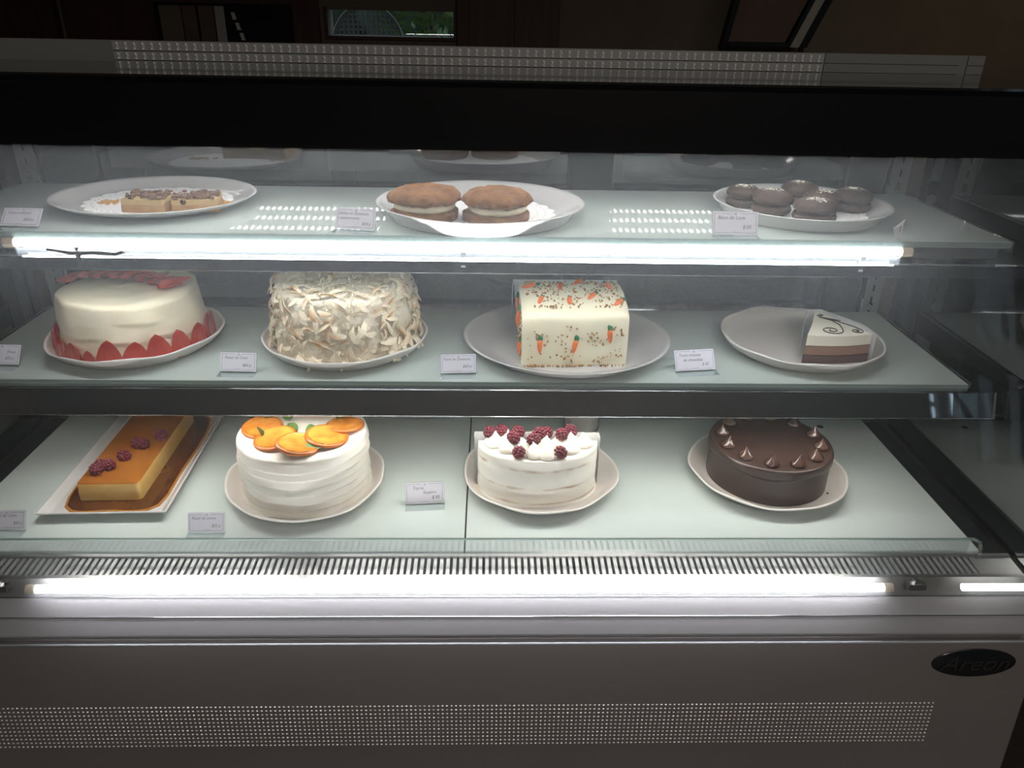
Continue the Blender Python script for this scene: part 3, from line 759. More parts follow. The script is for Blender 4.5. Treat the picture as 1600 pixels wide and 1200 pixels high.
def berry_half_mesh(w, h, d, seed):
    """strawberry half: cut face towards -y, tip up"""
    q = MB(); n = 9; prof = []
    for i in range(n):
        u = i / (n - 1)
        r = (1 - u ** 1.75) ** .62 * min(1, .55 + u / .22 * .45)
        prof.append((max(r, .02) * w, h * u))
    seg = 9; v = []
    for r, z in prof:
        for k in range(seg):
            a = PI * k / (seg - 1); v.append((r * math.cos(a), r * math.sin(a) * d / w, z))
    f = [(i * seg + k, i * seg + k + 1, (i + 1) * seg + k + 1, (i + 1) * seg + k) for i in range(n - 1) for k in range(seg - 1)]
    q.add(v, f, 0)
    for i in range(n - 1):
        a, b, c, e = i * seg, i * seg + seg - 1, (i + 1) * seg + seg - 1, (i + 1) * seg
        q.add([v[b], v[a], v[e], v[c]], [(0, 1, 2, 3)], 1)
    # paler core on the cut face, slightly proud
    q.add([(-w * .28, -.0006, h * .18), (w * .28, -.0006, h * .18), (w * .2, -.0006, h * .55), (0, -.0006, h * .72), (-w * .2, -.0006, h * .55)], [(0, 1, 2, 3, 4)], 2)
    return q.mesh('strawberry_half', [M['berry'], M['berrycut'], M['berry']], True)
random.seed(11)
BH = [berry_half_mesh(.0150, .037, .008, 0), berry_half_mesh(.0165, .035, .008, 1), berry_half_mesh(.0155, .039, .008, 2)]
angs = [-184, -166, -149, -132, -115, -101, -86, -69, -52, -35, -18, -1, 16]
for i, d in enumerate(angs):
    a = R(d); rr = .1045 + .011
    sc = .66 if i == 5 else random.uniform(.92, 1.14)
    # the skin side faces out, the cut face leans on the frosting
    o = put('strawberry_half', BH[i % 3], ck, (rr * math.cos(a) * (.985), rr * math.sin(a) * .985, .0006), (R(0), 0, a + PI / 2 + R(random.uniform(-6, 6))), None, (sc * 1.2, sc, sc))
    o.rotation_euler = (R(-random.uniform(4, 10)), R(random.uniform(-6, 6)), a + PI / 2 + random.uniform(-.1, .1))
def berry_slice_mesh(dark=False):
    q = MB(); n = 14; pts = []
    for k in range(n):
        a = 2 * PI * k / n; y = math.cos(a); x = math.sin(a) * (.72 - .34 * y)
        pts.append((x * .011, y * .018))
    q.prism_z(pts, 0, .0026, 0, 1)
    q.add([(x * .42, y * .5 - .002, .0028) for x, y in pts], [tuple(range(n))], 2)
    return q.mesh('strawberry_slice', [M['berrydark'], M['berrydark'], M['berry']] if dark else [M['berry'], M['berry'], M['berrycut']], False)
BS, BD = berry_slice_mesh(), berry_slice_mesh(True)
random.seed(21)
sl = []
for k in range(15):
    u = k / 14
    sl.append((-.084 + .158 * u, .010 + .026 * math.sin(PI * u) - .022 * u, u))
for k, (x, y, u) in enumerate(sl):
    y += random.uniform(-.005, .005)
    o = put('strawberry_slice', (BS, BD)[k % 2], ck, (x, y, .0945 + .0008 * (k % 3)), None)
    # leaning blades, each resting on the next, tips to the back right
    o.rotation_euler = (R(random.uniform(2, 9)), R(random.uniform(40, 56)), R(-38 - 14 * u + random.uniform(-10, 10)))
    w = random.uniform(.50, .62); o.scale = (w, random.uniform(1.0, 1.3), .7)
for x, y, z, rx, ry, rz, w in ((-.080, .004, .0960, 6, 30, -20, .8), (.040, .000, .0965, 24, 0, 170, 1.15), (.076, .000, .0930, 5, 8, -78, .9), (.070, -.018, .0915, 5, 4, -80, 1.0)):
    put('strawberry_slice', BS, ck, (x, y, z), (R(rx), R(ry), R(rz)), None, (w, 1.05, .9))

# ------------------------------------------------------------------ coconut cake
cc = thing('coconut_cake', 'tall round cake covered all over in toasted coconut flakes', 'cake', (-.187, 1.1115, Z2 + FZ))
def lump(a, z, r): return .004 * nz(math.cos(a), math.sin(a), z * 12, 3.2, 3), 0
q = MB(); cake_body(q, .1075, .1015, .100, 5.0, .006, lump, edge=.014); q.build('frosting', M['cocof'], cc, True)
def flake_mesh(seed):
    random.seed(seed); L = random.uniform(.022, .030); w = random.uniform(.006, .0095); bend = random.uniform(.002, .006)
    q = MB(); v = []
    for j, t in enumerate((.0004, -.0004)):
        for i in range(6):
            u = i / 5 - .5
            ww = w * math.cos(u * 2.6) ** .7
            zc = bend * (1 - 4 * u * u); yc = .004 * (1 - 4 * u * u)
            v += [(u * L, yc - ww / 2, zc + t), (u * L, yc + ww / 2, zc + t + .0012)]
    f = []
    for i in range(5):
        a = i * 2; f.append((a, a + 2, a + 3, a + 1)); b = 12 + a; f.append((b, b + 1, b + 3, b + 2))
        f += [(a, b, b + 2, a + 2), (a + 1, a + 3, b + 3, b + 1)]
    q.add(v, f); return q.mesh('coconut_flake', M['flake'], False)
FM = [flake_mesh(s) for s in range(7)]
random.seed(31)
def orient(nrm, roll):
    n_ = Vector(nrm).normalized(); t_ = n_.cross(Vector((0, 0, 1)) if abs(n_.z) < .9 else Vector((1, 0, 0))).normalized()
    b_ = n_.cross(t_); t2 = t_ * math.cos(roll) + b_ * math.sin(roll); b2 = n_.cross(t2)
    return Matrix((t2, b2, n_)).transposed().to_euler()
for k in range(290):
    if k < 225:
        a = R(random.uniform(-200, 20)); z = random.uniform(.004, .098); r_ = .1085 - .006 * z / .1 + .0015 * random.random()
        if z > .088: r_ -= (z - .088) * .6
        p = (r_ * math.cos(a), r_ * math.sin(a), z); nn = Vector((math.cos(a), math.sin(a), .15 + random.uniform(-.5, .5) + (1.0 if z > .09 else 0))) + Vector((random.uniform(-.45, .45), random.uniform(-.45, .45), 0))
    elif k < 268:
        a = R(random.uniform(-200, 20)); r_ = .100 * math.sqrt(random.random()); p = (r_ * math.cos(a), r_ * math.sin(a), .1015)
        nn = Vector((random.uniform(-.4, .4), random.uniform(-.4, .4), 1))
    else:
        a = R(random.uniform(-200, 20)); r_ = .1125; p = (r_ * math.cos(a), r_ * math.sin(a), random.uniform(.005, .016))
        nn = Vector((math.cos(a) * .6, math.sin(a) * .6, 1))
    sc = random.choice((.55, .7, .8, 1.0, 1.1))
    put('coconut_flake', FM[k % 7], cc, p, orient(nn, random.uniform(0, 6.28)), None, (sc, sc, sc))
q = MB()
for k in range(1500):
    a = R(random.uniform(-205, 25)); top = random.random() < .45
    if top:
        r_ = .101 * math.sqrt(random.random()); p = Vector((r_ * math.cos(a), r_ * math.sin(a), .1008 + random.uniform(0, .002)))
        n_ = Vector((0, 0, 1))
    else:
        z = random.uniform(.002, .099); r_ = .1085 - .006 * z / .1; p = Vector((r_ * math.cos(a), r_ * math.sin(a), z)); n_ = Vector((math.cos(a), math.sin(a), 0))
    d = Vector((random.gauss(0, 1), random.gauss(0, 1), random.gauss(0, 1))); d = (d - n_ * d.dot(n_) * .5).normalized() * random.uniform(.004, .010)
    s = d.cross(n_).normalized() * random.uniform(.0006, .0016)
    q.add([p - d / 2, p + s + n_ * .001, p + d / 2 + n_ * .002, p - s + n_ * .001], [(0, 1, 2, 3)])
o = q.build('shredded_coconut', M['cocof'], cc); o['kind'] = 'stuff'

# ------------------------------------------------------------------ carrot cake loaf
kc = thing('carrot_cake', 'cream frosted carrot cake loaf with icing carrots and chopped walnuts', 'cake', (.155, 1.075, Z2 + .0044), R(2))
LW, LY0, LY1 = .0775, -.050, .052
def toph(y): 
    u = (y - LY0) / (LY1 - LY0); return .0800 + .016 * math.sin(min(1, max(0, u)) * PI * .62)
q = MB(); nx, ny = 24, 18; grid = []
prof = []
for i in range(11): prof.append((LY0 - .0015 * math.sin(i / 10 * PI), i / 10 * (.0800 - .012)))
for i in range(1, 6): a = PI / 2 * i / 5; prof.append((LY0 + .012 - .012 * math.cos(a), .068 + .012 * math.sin(a)))
for i in range(1, 13): y = LY0 + .012 + (LY1 - LY0 - .012) * i / 12; prof.append((y, toph(y)))
for i in range(1, 6): prof.append((LY1, toph(LY1) * (1 - i / 5)))
k_ = len(prof); v = []
for i in range(nx + 1):
    x = -LW + 2 * LW * i / nx
    e = min(i, nx - i); ins = .004 if e == 0 else (.001 if e == 1 else 0)
    for y, z in prof:
        zz = z - ins * (1 if z > .03 else 0); yy = y + (ins if y < 0 else -ins)
        v.append((x, yy + .0012 * nz(x, y, z, 40, 3), zz + (.0015 * nz(x, y, z, 30, 8) if z > .01 else 0)))
f = [(i * k_ + j, i * k_ + j + 1, (i + 1) * k_ + j + 1, (i + 1) * k_ + j) for i in range(nx) for j in range(k_ - 1)]
f += [tuple(range(k_)), tuple(range(nx * k_, (nx + 1) * k_))[::-1]]
f = [tuple(reversed(t_)) for t_ in f]
q.add(v, f); q.build('frosting', M['carrotf'], kc, True, 60)
random.seed(41)
q = MB()
def bit(p, n_, s):
    R_ = random.uniform; e = lambda: R_(.6, 1.2) * s
    q.blob(p, (e(), e(), e()), 5, 3)
def on_top(x, y): return (x, y, toph(y) + .0002)
for k in range(330):
    x = random.uniform(-.07, .07); y = LY0 + .014 + (LY1 - LY0 - .016) * random.random()
    if nz(x, y, 0, 38, 5) > -.2 or random.random() < .18: bit(on_top(x, y), None, random.uniform(.0011, .0026))
for k in range(240):
    x = random.uniform(-.072, .072); z = random.uniform(.004, .064)
    if nz(x, 1, z, 42, 9) > .12 or random.random() < .06: bit((x, LY0 - .0016, z), None, random.uniform(.0010, .0023))
for k in range(70): bit((random.uniform(-.074, .074), LY0 - .003 - random.uniform(0, .004), .0014), None, random.uniform(.0012, .0024))
for k in range(150): bit((-LW - .0006, random.uniform(LY0 + .005, LY1 - .005), random.uniform(.004, .075)), None, random.uniform(.0008, .0016))
o = q.build('walnut_bits', M['walnut'], kc); o['kind'] = 'stuff'
def carrot_mesh():
    q = MB(); q.tube([(0, 0, .0115), (0, 0, .009), (0, 0, .003), (0, 0, -.005), (0, 0, -.010)], [.0012, .0036, .0038, .0028, .0010], 8); return q.mesh('icing_carrot', M['carrot'], True)
def ctop_mesh():
    q = MB(); q.blob((-.0012, 0, .0145), (.0026, .0022, .0050), 7, 5); q.blob((.0018, 0, .0135), (.0024, .0020, .0042), 7, 5); return q.mesh('carrot_leaf', M['green'], True)
CM, CT = carrot_mesh(), ctop_mesh()
def icing(p, rot, s=1.0):
    o = put('icing_carrot', CM, kc, p, rot, None, (s, s, s)); put('carrot_leaf', CT, o)
for x, z, tl in ((-.0515, .0300, 0), (-.0010, .0295, .18), (.0500, .0450, -.08)): icing((x, LY0 - .0020, z), (0, tl, 0), 1.0)
for x, y, tl in ((-.050, -.020, -.3), (-.0075, -.022, -.1), (.026, -.010, -.6), (.063, -.026, -.7), (-.064, .024, -1.2), (-.017, .020, 0), (.012, .040, -.8), (.057, .022, .2)):
    icing((x, y, toph(y) + .0012), (R(-86), 0, tl), 1.05)
for y, z in ((-.032, .020), (-.010, .060), (.015, .045), (.03, .066)): icing((-LW - .0016, y, z), (0, 0, PI / 2), 1.05)
icing((LW + .001, -.020, .038), (0, 0, PI / 2), 1.0)
pp = MB(); pp.add([(.0785, 1.131, Z2 + .010), (.2305, 1.136, Z2 + .010), (.2300, 1.137, Z2 + .0985), (.0685, 1.131, Z2 + .100), (.0650, 1.113, Z2 + .055), (.0785, 1.1318, Z2 + .010), (.2305, 1.1368, Z2 + .010), (.2300, 1.1378, Z2 + .0985), (.0685, 1.1318, Z2 + .100)],
                  [(0, 1, 2, 3), (5, 8, 7, 6), (0, 5, 6, 1), (1, 6, 7, 2), (2, 7, 8, 3), (3, 8, 5, 0)])
pp.add([(.0680, 1.131, Z2 + .0985), (.0660, 1.085, Z2 + .099), (.0660, 1.085, Z2 + .052), (.0680, 1.131, Z2 + .055), (.0676, 1.131, Z2 + .0985), (.0656, 1.085, Z2 + .099), (.0656, 1.085, Z2 + .052), (.0676, 1.131, Z2 + .055)], [(0, 1, 2, 3), (4, 7, 6, 5), (0, 4, 5, 1), (1, 5, 6, 2), (2, 6, 7, 3), (3, 7, 4, 0)])
tag(pp.build('cake_paper', M['parch'], None), 'sheet of wax paper standing behind the carrot cake loaf', 'paper')

# ------------------------------------------------------------------ mousse slice
ms = thing('mousse_slice', 'three layer chocolate mousse wedge with piped chocolate swirls', 'cake slice', (.5475, 1.045, Z2 + FZ))
A, B_, T_ = Vector((-.0500, -.0130)), Vector((.0500, -.0060)), Vector((.0035, .0890))
def wedge(grow): 
    pts = []
    for k in range(9):
        u = k / 8; p = A.lerp(B_, u); p = p + Vector((0, -.006 * math.sin(PI * u))); pts.append(p)
    pts += [B_.lerp(T_, .5), T_ + Vector((.004, 0)), T_ - Vector((.004, 0)), A.lerp(T_, .5)]
    c = Vector((.001, .02)); return [tuple(c + (p - c) * grow) for p in pts]
for nm, m_, z0, z1, g0 in (('dark_mousse', 'mdark', 0, .0130, 1.03), ('milk_mousse', 'mmid', .0131, .0275, 1.015), ('white_mousse', 'mcream', .0276, .0440, 1.0)):
    q = MB(); q.prism_z(wedge(g0), z0, z1); o = q.build(nm, M[m_], ms)
    md = o.modifiers.new('bevel', 'BEVEL'); md.width = .0012; md.segments = 2
def spiral(cx, cy, r0, turns, a0, sgn=1, n=26):
    return [(cx + r0 * (1 - k / n * .9) * math.cos(a0 + sgn * turns * 2 * PI * k / n), cy + r0 * .9 * (1 - k / n * .9) * math.sin(a0 + sgn * turns * 2 * PI * k / n), .0446) for k in range(n)]
q = MB()
sp1 = [(-.0035, .062, .0446), (.010, .048, .0446), (.0155, .030, .0446), (.0120, .010, .0446)] + spiral(-.006, .007, .017, 1.7, 0, -1)
sp2 = [(-.0035, .062, .0446), (.016, .046, .0446), (.034, .022, .0446), (.0405, .008, .0446)] + spiral(.031, .005, .0095, 1.5, .2, -1)
sp3 = [(-.0040, .066, .0446)] + spiral(.002, .071, .0055, 1.2, PI, 1, 14)
q.tube(sp1, .0009, 6); q.tube(sp2, .0008, 6); q.tube(sp3, .0007, 6); q.tube([(-.0035, .063, .0446), (.012, .054, .0446), (.0235, .046, .0446)], .0008, 6)
q.build('piped_swirl', M['swirl'], ms, True)
q = MB(); a_, b_, c_ = (.0535, -.004), (.0090, .0935), (-.0020, .0960)
def sheet(q, pts, z0s, z1s, th=.0005):
    n = len(pts); v = [(x, y, z) for (x, y), z in zip(pts, z0s)] + [(x, y, z) for (x, y), z in zip(pts, z1s)]
    v += [(x + th, y + th, z) for x, y, z in v[:2 * n]]
    f = []
    for i in range(n - 1):
        f += [(i, i + 1, n + i + 1, n + i), (2 * n + i, 3 * n + i, 3 * n + i + 1, 2 * n + i + 1), (n + i, n + i + 1, 3 * n + i + 1, 3 * n + i)]
    q.add(v, f)
sheet(q, [(.5475 + x, 1.045 + y) for x, y in ((.0560, -.006), (.0350, .043), (.0120, .0930))], [Z2 + .010] * 3, [Z2 + .050, Z2 + .056, Z2 + .053])
sheet(q, [(.5475 + x, 1.045 + y) for x, y in ((.0120, .0930), (-.012, .0930), (-.030, .05), (-.0475, .010))], [Z2 + .010] * 4, [Z2 + .053, Z2 + .053, Z2 + .046, Z2 + .036])
tag(q.build('cake_paper', M['parch'], None), 'wax paper wrapped around the mousse slice', 'paper')

# ------------------------------------------------------------------ orange cake
oc = thing('orange_cake', 'tall white buttercream cake topped with candied orange slices and mint', 'cake', (-.2455, 1.007, Z3 + FZ))
random.seed(51)
strokes = []
for row in range(7):
    off = random.random(); 
    for k in range(9):
        strokes.append((row, (k + off + random.uniform(-.15, .15)) / 9 * 2 * PI, random.uniform(.8, 1.2)))
def knife(a, z, r):
    if z > .088: return 0, .0008 * math.sin(r * 260 + a)
    row = z / .013; best = 0
    for rw in (int(row) - 1, int(row), int(row) + 1):
        for (sr, sa, sw) in strokes:
            if sr != rw: continue
            da = (a - sa + PI) % (2 * PI) - PI
            u = da / (.42 * sw); w = (row - sr - .5) / .78 + .32 * u * u
            if abs(u) < 1 and abs(w) < 1:
                best = max(best, (1 - abs(u) ** 3) * (.5 - .5 * w) * (1 - max(0, -w - .75) * 4))
    return .0054 * best - .0015, 0
q = MB(); cake_body(q, .0925, .0945, .0925, 2.0, .0012, knife, seg=200, nz_=64, topn=10, edge=.004); q.build('frosting', M['white'], oc, True)
def oslice_mesh():
    q = MB(); q.lathe([(.0265, 0), (.0278, .001), (.0278, .0030), (.0262, .0046), (.0238, .0044)], 30, None, 1)
    q.lathe([(.0238, .0044), (.0225, .0034), (.0140, .0044), (.0018, .0034), (0, .0036)], 30, lambda x, y, z, a: (x, y, z + .0006 * abs(math.sin(a * 4.5)) * min(1, math.hypot(x, y) / .01) * (1 if math.hypot(x, y) < .026 else 0)), 0)
    q.lathe([(0, 0), (.0265, 0)], 30, None, 1)
    return q.mesh('orange_slice', [M['orange'], M['peel']], True)
OM = oslice_mesh()
for i, (x, y, s, rx, ry, dz) in enumerate(((-.0590, .0020, 1.08, 5, 3, .0016), (-.0310, -.0330, 1.12, -3, -7, .0034), (.0060, -.0540, 1.14, 9, -5, .0056), (.0420, -.0290, 1.12, -2, -8, .0046), (.0620, .0080, 1.04, 3, -6, .0030))):
    put('orange_slice', OM, oc, (x, y, .0926 + dz), (R(rx), R(ry), i * 1.1), None, (s, s, 1))
def mint_mesh(round_=False):
    q = MB(); n = 7; v = []
    for i in range(n):
        u = i / (n - 1); w = .006 * math.sin(PI * u) ** .7 if 0 < u < 1 else .0003
        if round_: w *= 1.25
        L = .019 if not round_ else .012
        v += [(-w, u * L, .002 * math.sin(PI * u) + .0016), (0, u * L, .002 * math.sin(PI * u)), (w, u * L, .002 * math.sin(PI * u) + .0016)]
    f = []
    for i in range(n - 1):
        a = i * 3; f += [(a, a + 1, a + 4, a + 3), (a + 1, a + 2, a + 5, a + 4)]
    q.add(v, f); q.add([(x, y, z - .0004) for x, y, z in v], [t[::-1] for t in f])
    return q.mesh('mint_leaf', M['mint'], True)
MM, MR = mint_mesh(), mint_mesh(True)
for me_, p, rot, s in ((MM, (-.068, .022, .0945), (R(20), 0, R(-50)), 1.2), (MM, (-.064, .030, .0950), (R(50), 0, R(-10)), 1.0), (MR, (-.026, .026, .0940), (R(30), 0, R(20)), .9),
                       (MM, (-.006, -.006, .0945), (R(10), 0, R(50)), .9), (MR, (.008, -.012, .0955), (R(14), 0, R(-70)), 1.1), (MR, (.047, .026, .0965), (R(14), 0, R(-40)), 1.5),
                       (MR, (.032, -.066, .0942), (R(8), 0, R(10)), 1.3), (MM, (-.0520, -.0280, .0975), (R(70), 0, R(150)), .8)):
    put('mint_leaf', me_, oc, p, rot, None, (s * 1.3, s * 1.3, s * 1.3))

# ------------------------------------------------------------------ half raspberry cake
rc = thing('raspberry_half_cake', 'half of a white layered cake with piped cream peaks and raspberries', 'cake', (.106, 1.005, Z3 + FZ))
q = MB(); HW, HD, HH = .0905, .0640, .0775
nA, nZ = 90, 40; v = []
def half(u): 
    a = PI * (1 + u); return math.cos(a) * HW, math.sin(a) * HD
for j in range(nZ + 1):
    z = HH * j / nZ
    for i in range(nA + 1):
        x, y = half(i / nA); a = PI * (1 + i / nA)
        band = math.sin(z / HH * 3 * 2 * PI + 1.2 * math.sin(a * 2)); k = 1 + .012 * nz(math.cos(a) * 2, math.sin(a) * 2, z * 30, 2.0, 6) + .010 * band * .5
        if j == nZ: k -= .02
        if j == 0: k += .02
        v.append((x * k, y * k if i not in (0, nA) else 0, z + (.0006 * nz(x, y, 1, 60, 2))))
n1 = nA + 1
f = [(j * n1 + i, j * n1 + i + 1, (j + 1) * n1 + i + 1, (j + 1) * n1 + i) for j in range(nZ) for i in range(nA)]
q.add(v, f); top = [v[nZ * n1 + i] for i in range(n1)]
q.add(top + [(0, -.02, HH + .0005)], [(i, i + 1, n1) for i in range(nA)] + [(nA, 0, n1)])
back = [v[j * n1] for j in range(nZ + 1)] + [v[j * n1 + nA] for j in range(nZ, -1, -1)]
q.add(back, [tuple(range(len(back)))])
def naked_mat():
    m = mat('semi_naked_frosting', (0.8, 0.75, 0.64), 0.55, bump=.2, bscale=70); nt = m.node_tree; b = nt.nodes['Principled BSDF']
    tc = _n(nt, 'ShaderNodeTexCoord'); sp = _n(nt, 'ShaderNodeSeparateXYZ'); nt.links.new(tc.outputs['Object'], sp.inputs[0])
    def band(z0, w):
        s = _n(nt, 'ShaderNodeMath'); s.operation = 'SUBTRACT'; s.inputs[1].default_value = z0; nt.links.new(sp.outputs['Z'], s.inputs[0])
        a = _n(nt, 'ShaderNodeMath'); a.operation = 'ABSOLUTE'; nt.links.new(s.outputs[0], a.inputs[0])
        r = _n(nt, 'ShaderNodeMapRange'); r.inputs[1].default_value = w; r.inputs[2].default_value = 0; nt.links.new(a.outputs[0], r.inputs[0]); return r
    ns = _n(nt, 'ShaderNodeTexNoise'); ns.inputs['Scale'].default_value = 34; ns.inputs['Detail'].default_value = 6
    mp = _n(nt, 'ShaderNodeMapping'); mp.inputs['Scale'].default_value = (1, 1, 2.2); nt.links.new(tc.outputs['Object'], mp.inputs[0]); nt.links.new(mp.outputs[0], ns.inputs['Vector'])
    ad = None
    for z0, w in ((.006, .007), (.031, .008), (.062, .010)):
        r = band(z0, w)
        if ad is None: ad = r.outputs[0]
        else:
            mxx = _n(nt, 'ShaderNodeMath'); mxx.operation = 'MAXIMUM'; nt.links.new(ad, mxx.inputs[0]); nt.links.new(r.outputs[0], mxx.inputs[1]); ad = mxx.outputs[0]
    mu = _n(nt, 'ShaderNodeMath'); mu.operation = 'MULTIPLY'; nt.links.new(ad, mu.inputs[0]); nt.links.new(ns.outputs['Fac'], mu.inputs[1])
    rp = _n(nt, 'ShaderNodeValToRGB'); rp.color_ramp.elements[0].position = .34; rp.color_ramp.elements[0].color = (.86, .83, .75, 1)
    rp.color_ramp.elements[1].position = .62; rp.color_ramp.elements[1].color = (.50, .33, .21, 1)
    nt.links.new(mu.outputs[0], rp.inputs[0]); nt.links.new(rp.outputs[0], b.inputs['Base Color']); return m
q.build('cake_half', naked_mat(), rc, True, 50)
def peak_mesh(seed):
    random.seed(seed); q = MB(); lean = (random.uniform(-.3, .3), random.uniform(-.3, .3))
    q.lathe([(0.0, 0), (.0110, 0), (.0125, .003), (.0118, .007), (.0088, .011), (.0050, .016), (.0018, .021), (.0003, .0245)], 16,
            lambda x, y, z, a: (x * (1 + .08 * math.sin(3 * a + seed)) + lean[0] * z * z * 18, y * (1 + .08 * math.sin(2 * a + seed)) + lean[1] * z * z * 18, z))
    return q.mesh('cream_peak', M['white'], True)
PK = [peak_mesh(s) for s in range(4)]
pk = [(-.066, -.012), (-.046, -.028), (-.028, -.018), (-.024, -.038), (-.008, -.020), (-.006, -.044), (.011, -.046), (.010, -.022), (.024, -.040), (.030, -.018), (.046, -.030), (.048, -.010), (.068, -.012), (-.048, -.008), (.002, -.007)]
for i, (x, y) in enumerate(pk): put('cream_peak', PK[i % 4], rc, (x, y, HH - .0006), (0, 0, i * 1.3), None, (1.22, 1.2, .95))
rp_ = [(-.0725, -.004, .094), (-.054, -.001, .095), (-.0375, -.024, .0965), (-.030, -.003, .095), (-.0085, -.033, .0985), (.0015, -.014, .0985), (.012, -.010, .097), (.034, -.018, .0985), (.049, -.002, .0965), (-.030, -.0490, .0862), (.030, -.0490, .0862)]
for i, (x, y, z) in enumerate(rp_):
    put('raspberry', RA, rc, (x, y, z), (1.2 + i * .7, i * .4, i), None, (.92, .92, .92) if i < 9 else (.85, .85, .85), scale=(1, 1, 1)) if False else put('raspberry', RA, rc, (x, y, z), (1.2 + i * .7, i * .4, i))
pp = MB(); x0, x1, y = .010, .2045, 1.0085
sheet(pp, [(x0 + .0005, y - .010), (x0 + .001, y), (x1 - .006, y + .002), (x1 - .005, y - .008)], [Z3 + .012] * 4, [Z3 + .094, Z3 + .098, Z3 + .096, Z3 + .092])
tag(pp.build('cake_paper', M['parch'], None), 'sheet of wax paper standing behind the half raspberry cake', 'paper')

# ------------------------------------------------------------------ chocolate cake
hc = thing('chocolate_cake', 'dark chocolate ganache cake with a ring of chocolate kisses', 'cake', (.4755, 1.0375, Z3 + FZ))
def drip(a, z, r):
    return (.0026 + .0014 * math.sin(5 * a) * math.sin(2 * a + 1)) * max(0, min(1, (z - .044 - .003 * math.sin(4 * a)) / .004)) if z < .058 else .0022, 0
q = MB(); cake_body(q, .0925, .0915, .0600, 7.0, .0010, drip, seg=120, nz_=40, topn=10, edge=.0035); q.build('ganache', M['choc'], hc, True)
def kiss_mesh():
    q = MB(); q.lathe([(0, 0), (.0085, 0), (.0098, .0022), (.0085, .005), (.0050, .0085), (.0022, .0125), (.0004, .0165)], 16, lambda x, y, z, a: (x + z * z * 6, y, z)); return q.mesh('chocolate_kiss', M['kiss'], True)
KM = kiss_mesh()
for k in range(12):
    a = 2 * PI * (k + .42) / 12; put('chocolate_kiss', KM, hc, (.0745 * math.cos(a), .0745 * math.sin(a), .0600), (0, 0, k * 2.1), None, (1.2, 1.2, 1.1))
ct = MB(); ct.blob((.548, .968, Z3 + .0158), (.0022, .0014, .0012), 7, 4); tag(ct.build('chocolate_crumb', M['choc'], None), 'lone chocolate crumb on the rim of the chocolate cake plate', 'crumb')

# ------------------------------------------------------------------ cookies and bars on the upper shelf
def doily(label, x, y, z, a, b, rot):
    q = MB(); n = 22; seg = n * 8; pts = []
    for k in range(seg):
        t_ = 2 * PI * k / seg; s = 1 + .075 * abs(math.sin(t_ * n / 2)) ** .7
        pts.append((a * s * math.cos(t_), b * s * math.sin(t_)))
    q.add([(x_, y_, .0006) for x_, y_ in pts] + [(0, 0, .0006)], [(k, (k + 1) % seg, seg) for k in range(seg)], 0)
    q.add([(x_, y_, .0) for x_, y_ in pts] + [(x_, y_, .0006) for x_, y_ in pts], [(k, (k + 1) % seg, seg + (k + 1) % seg, seg + k) for k in range(seg)], 0)
    for k in range(n * 2):      # punched lace holes
        t_ = 2 * PI * (k + .5) / (n * 2); 
        for rr, w in ((.93, .0016), (.82, .0012)):
            cx, cy = a * rr * math.cos(t_), b * rr * math.sin(t_)
            q.add([(cx + w * math.cos(u), cy + w * math.sin(u), .0008) for u in [2 * PI * j / 6 for j in range(6)]], [tuple(range(6))], 1)
    o = q.build('paper_doily', [M['doily'], M['porcelain']], None); o.location = (x, y, z); o.rotation_euler = (0, 0, rot)
    return tag(o, label, 'doily')
doily('white lace paper doily under the pecan bars', -.4470, 1.1325, Z1 + .0046, .098, .088, 0)
doily('white lace paper doily under the two carrot cookies', .020, 1.0889, Z1 + .0046, .098, .092, 0)
doily('white lace paper doily under the six cocoa cookies', .4900, 1.1191, Z1 + .0046, .086, .084, 0)
DZ = Z1 + .0055
def whoopie(label, x, y, r, seed):
    t = thing('carrot_cookie_sandwich', label, 'cookie', (x, y, DZ), seed, 'carrot cookie sandwiches')
    def rough_(sd, amp):
        return lambda X, Y, Z, a: (X * (1 + amp * nz(math.cos(a), math.sin(a), 0, 2.6, sd) + amp * 1.3 * nz(math.cos(a), math.sin(a), 0, 10, sd)), Y * (1 + amp * nz(math.cos(a), math.sin(a), 0, 2.6, sd) + amp * 1.3 * nz(math.cos(a), math.sin(a), 0, 10, sd)),
                                   Z + (.0026 * nz(X, Y, Z, 90, sd) + .0016 * nz(X, Y, Z, 230, sd)) * (1 if Z > .002 else 0))
    q = MB(); q.lathe([(0, 0), (r * .93, 0), (r * 1.0, .004), (r * 1.0, .010), (r * .9, .0135), (0, .0140)], 48, rough_(seed, .07)); q.build('bottom_cookie', M['cookie'], t, True)
    q = MB(); q.lathe([(0, .0132), (r * .82, .0132), (r * .90, .0165), (r * .905, .020), (r * .86, .0245), (0, .0245)], 40, lambda X, Y, Z, a: (X * (1 + .02 * math.sin(3 * a + seed)), Y * (1 + .02 * math.sin(3 * a + seed)), Z)); q.build('cream_filling', M['filling'], t, True)
    q = MB(); q.lathe([(0, .0235), (r * .90, .0235), (r * 1.04, .0262), (r * 1.06, .0295), (r * 1.0, .034), (r * .93, .0365), (r * .85, .0385), (r * .72, .0402), (r * .6, .0415), (r * .45, .0425), (r * .3, .043), (r * .15, .0432), (0, .0432)], 88, rough_(seed + 5, .07)); q.build('top_cookie', M['cookie'], t, True)
whoopie('left carrot cookie sandwich with cream filling on the round plate', -.0560, 1.0490, .0460, 1.2)
whoopie('right carrot cookie sandwich with cream filling on the round plate', .0420, 1.0385, .0445, 2.9)
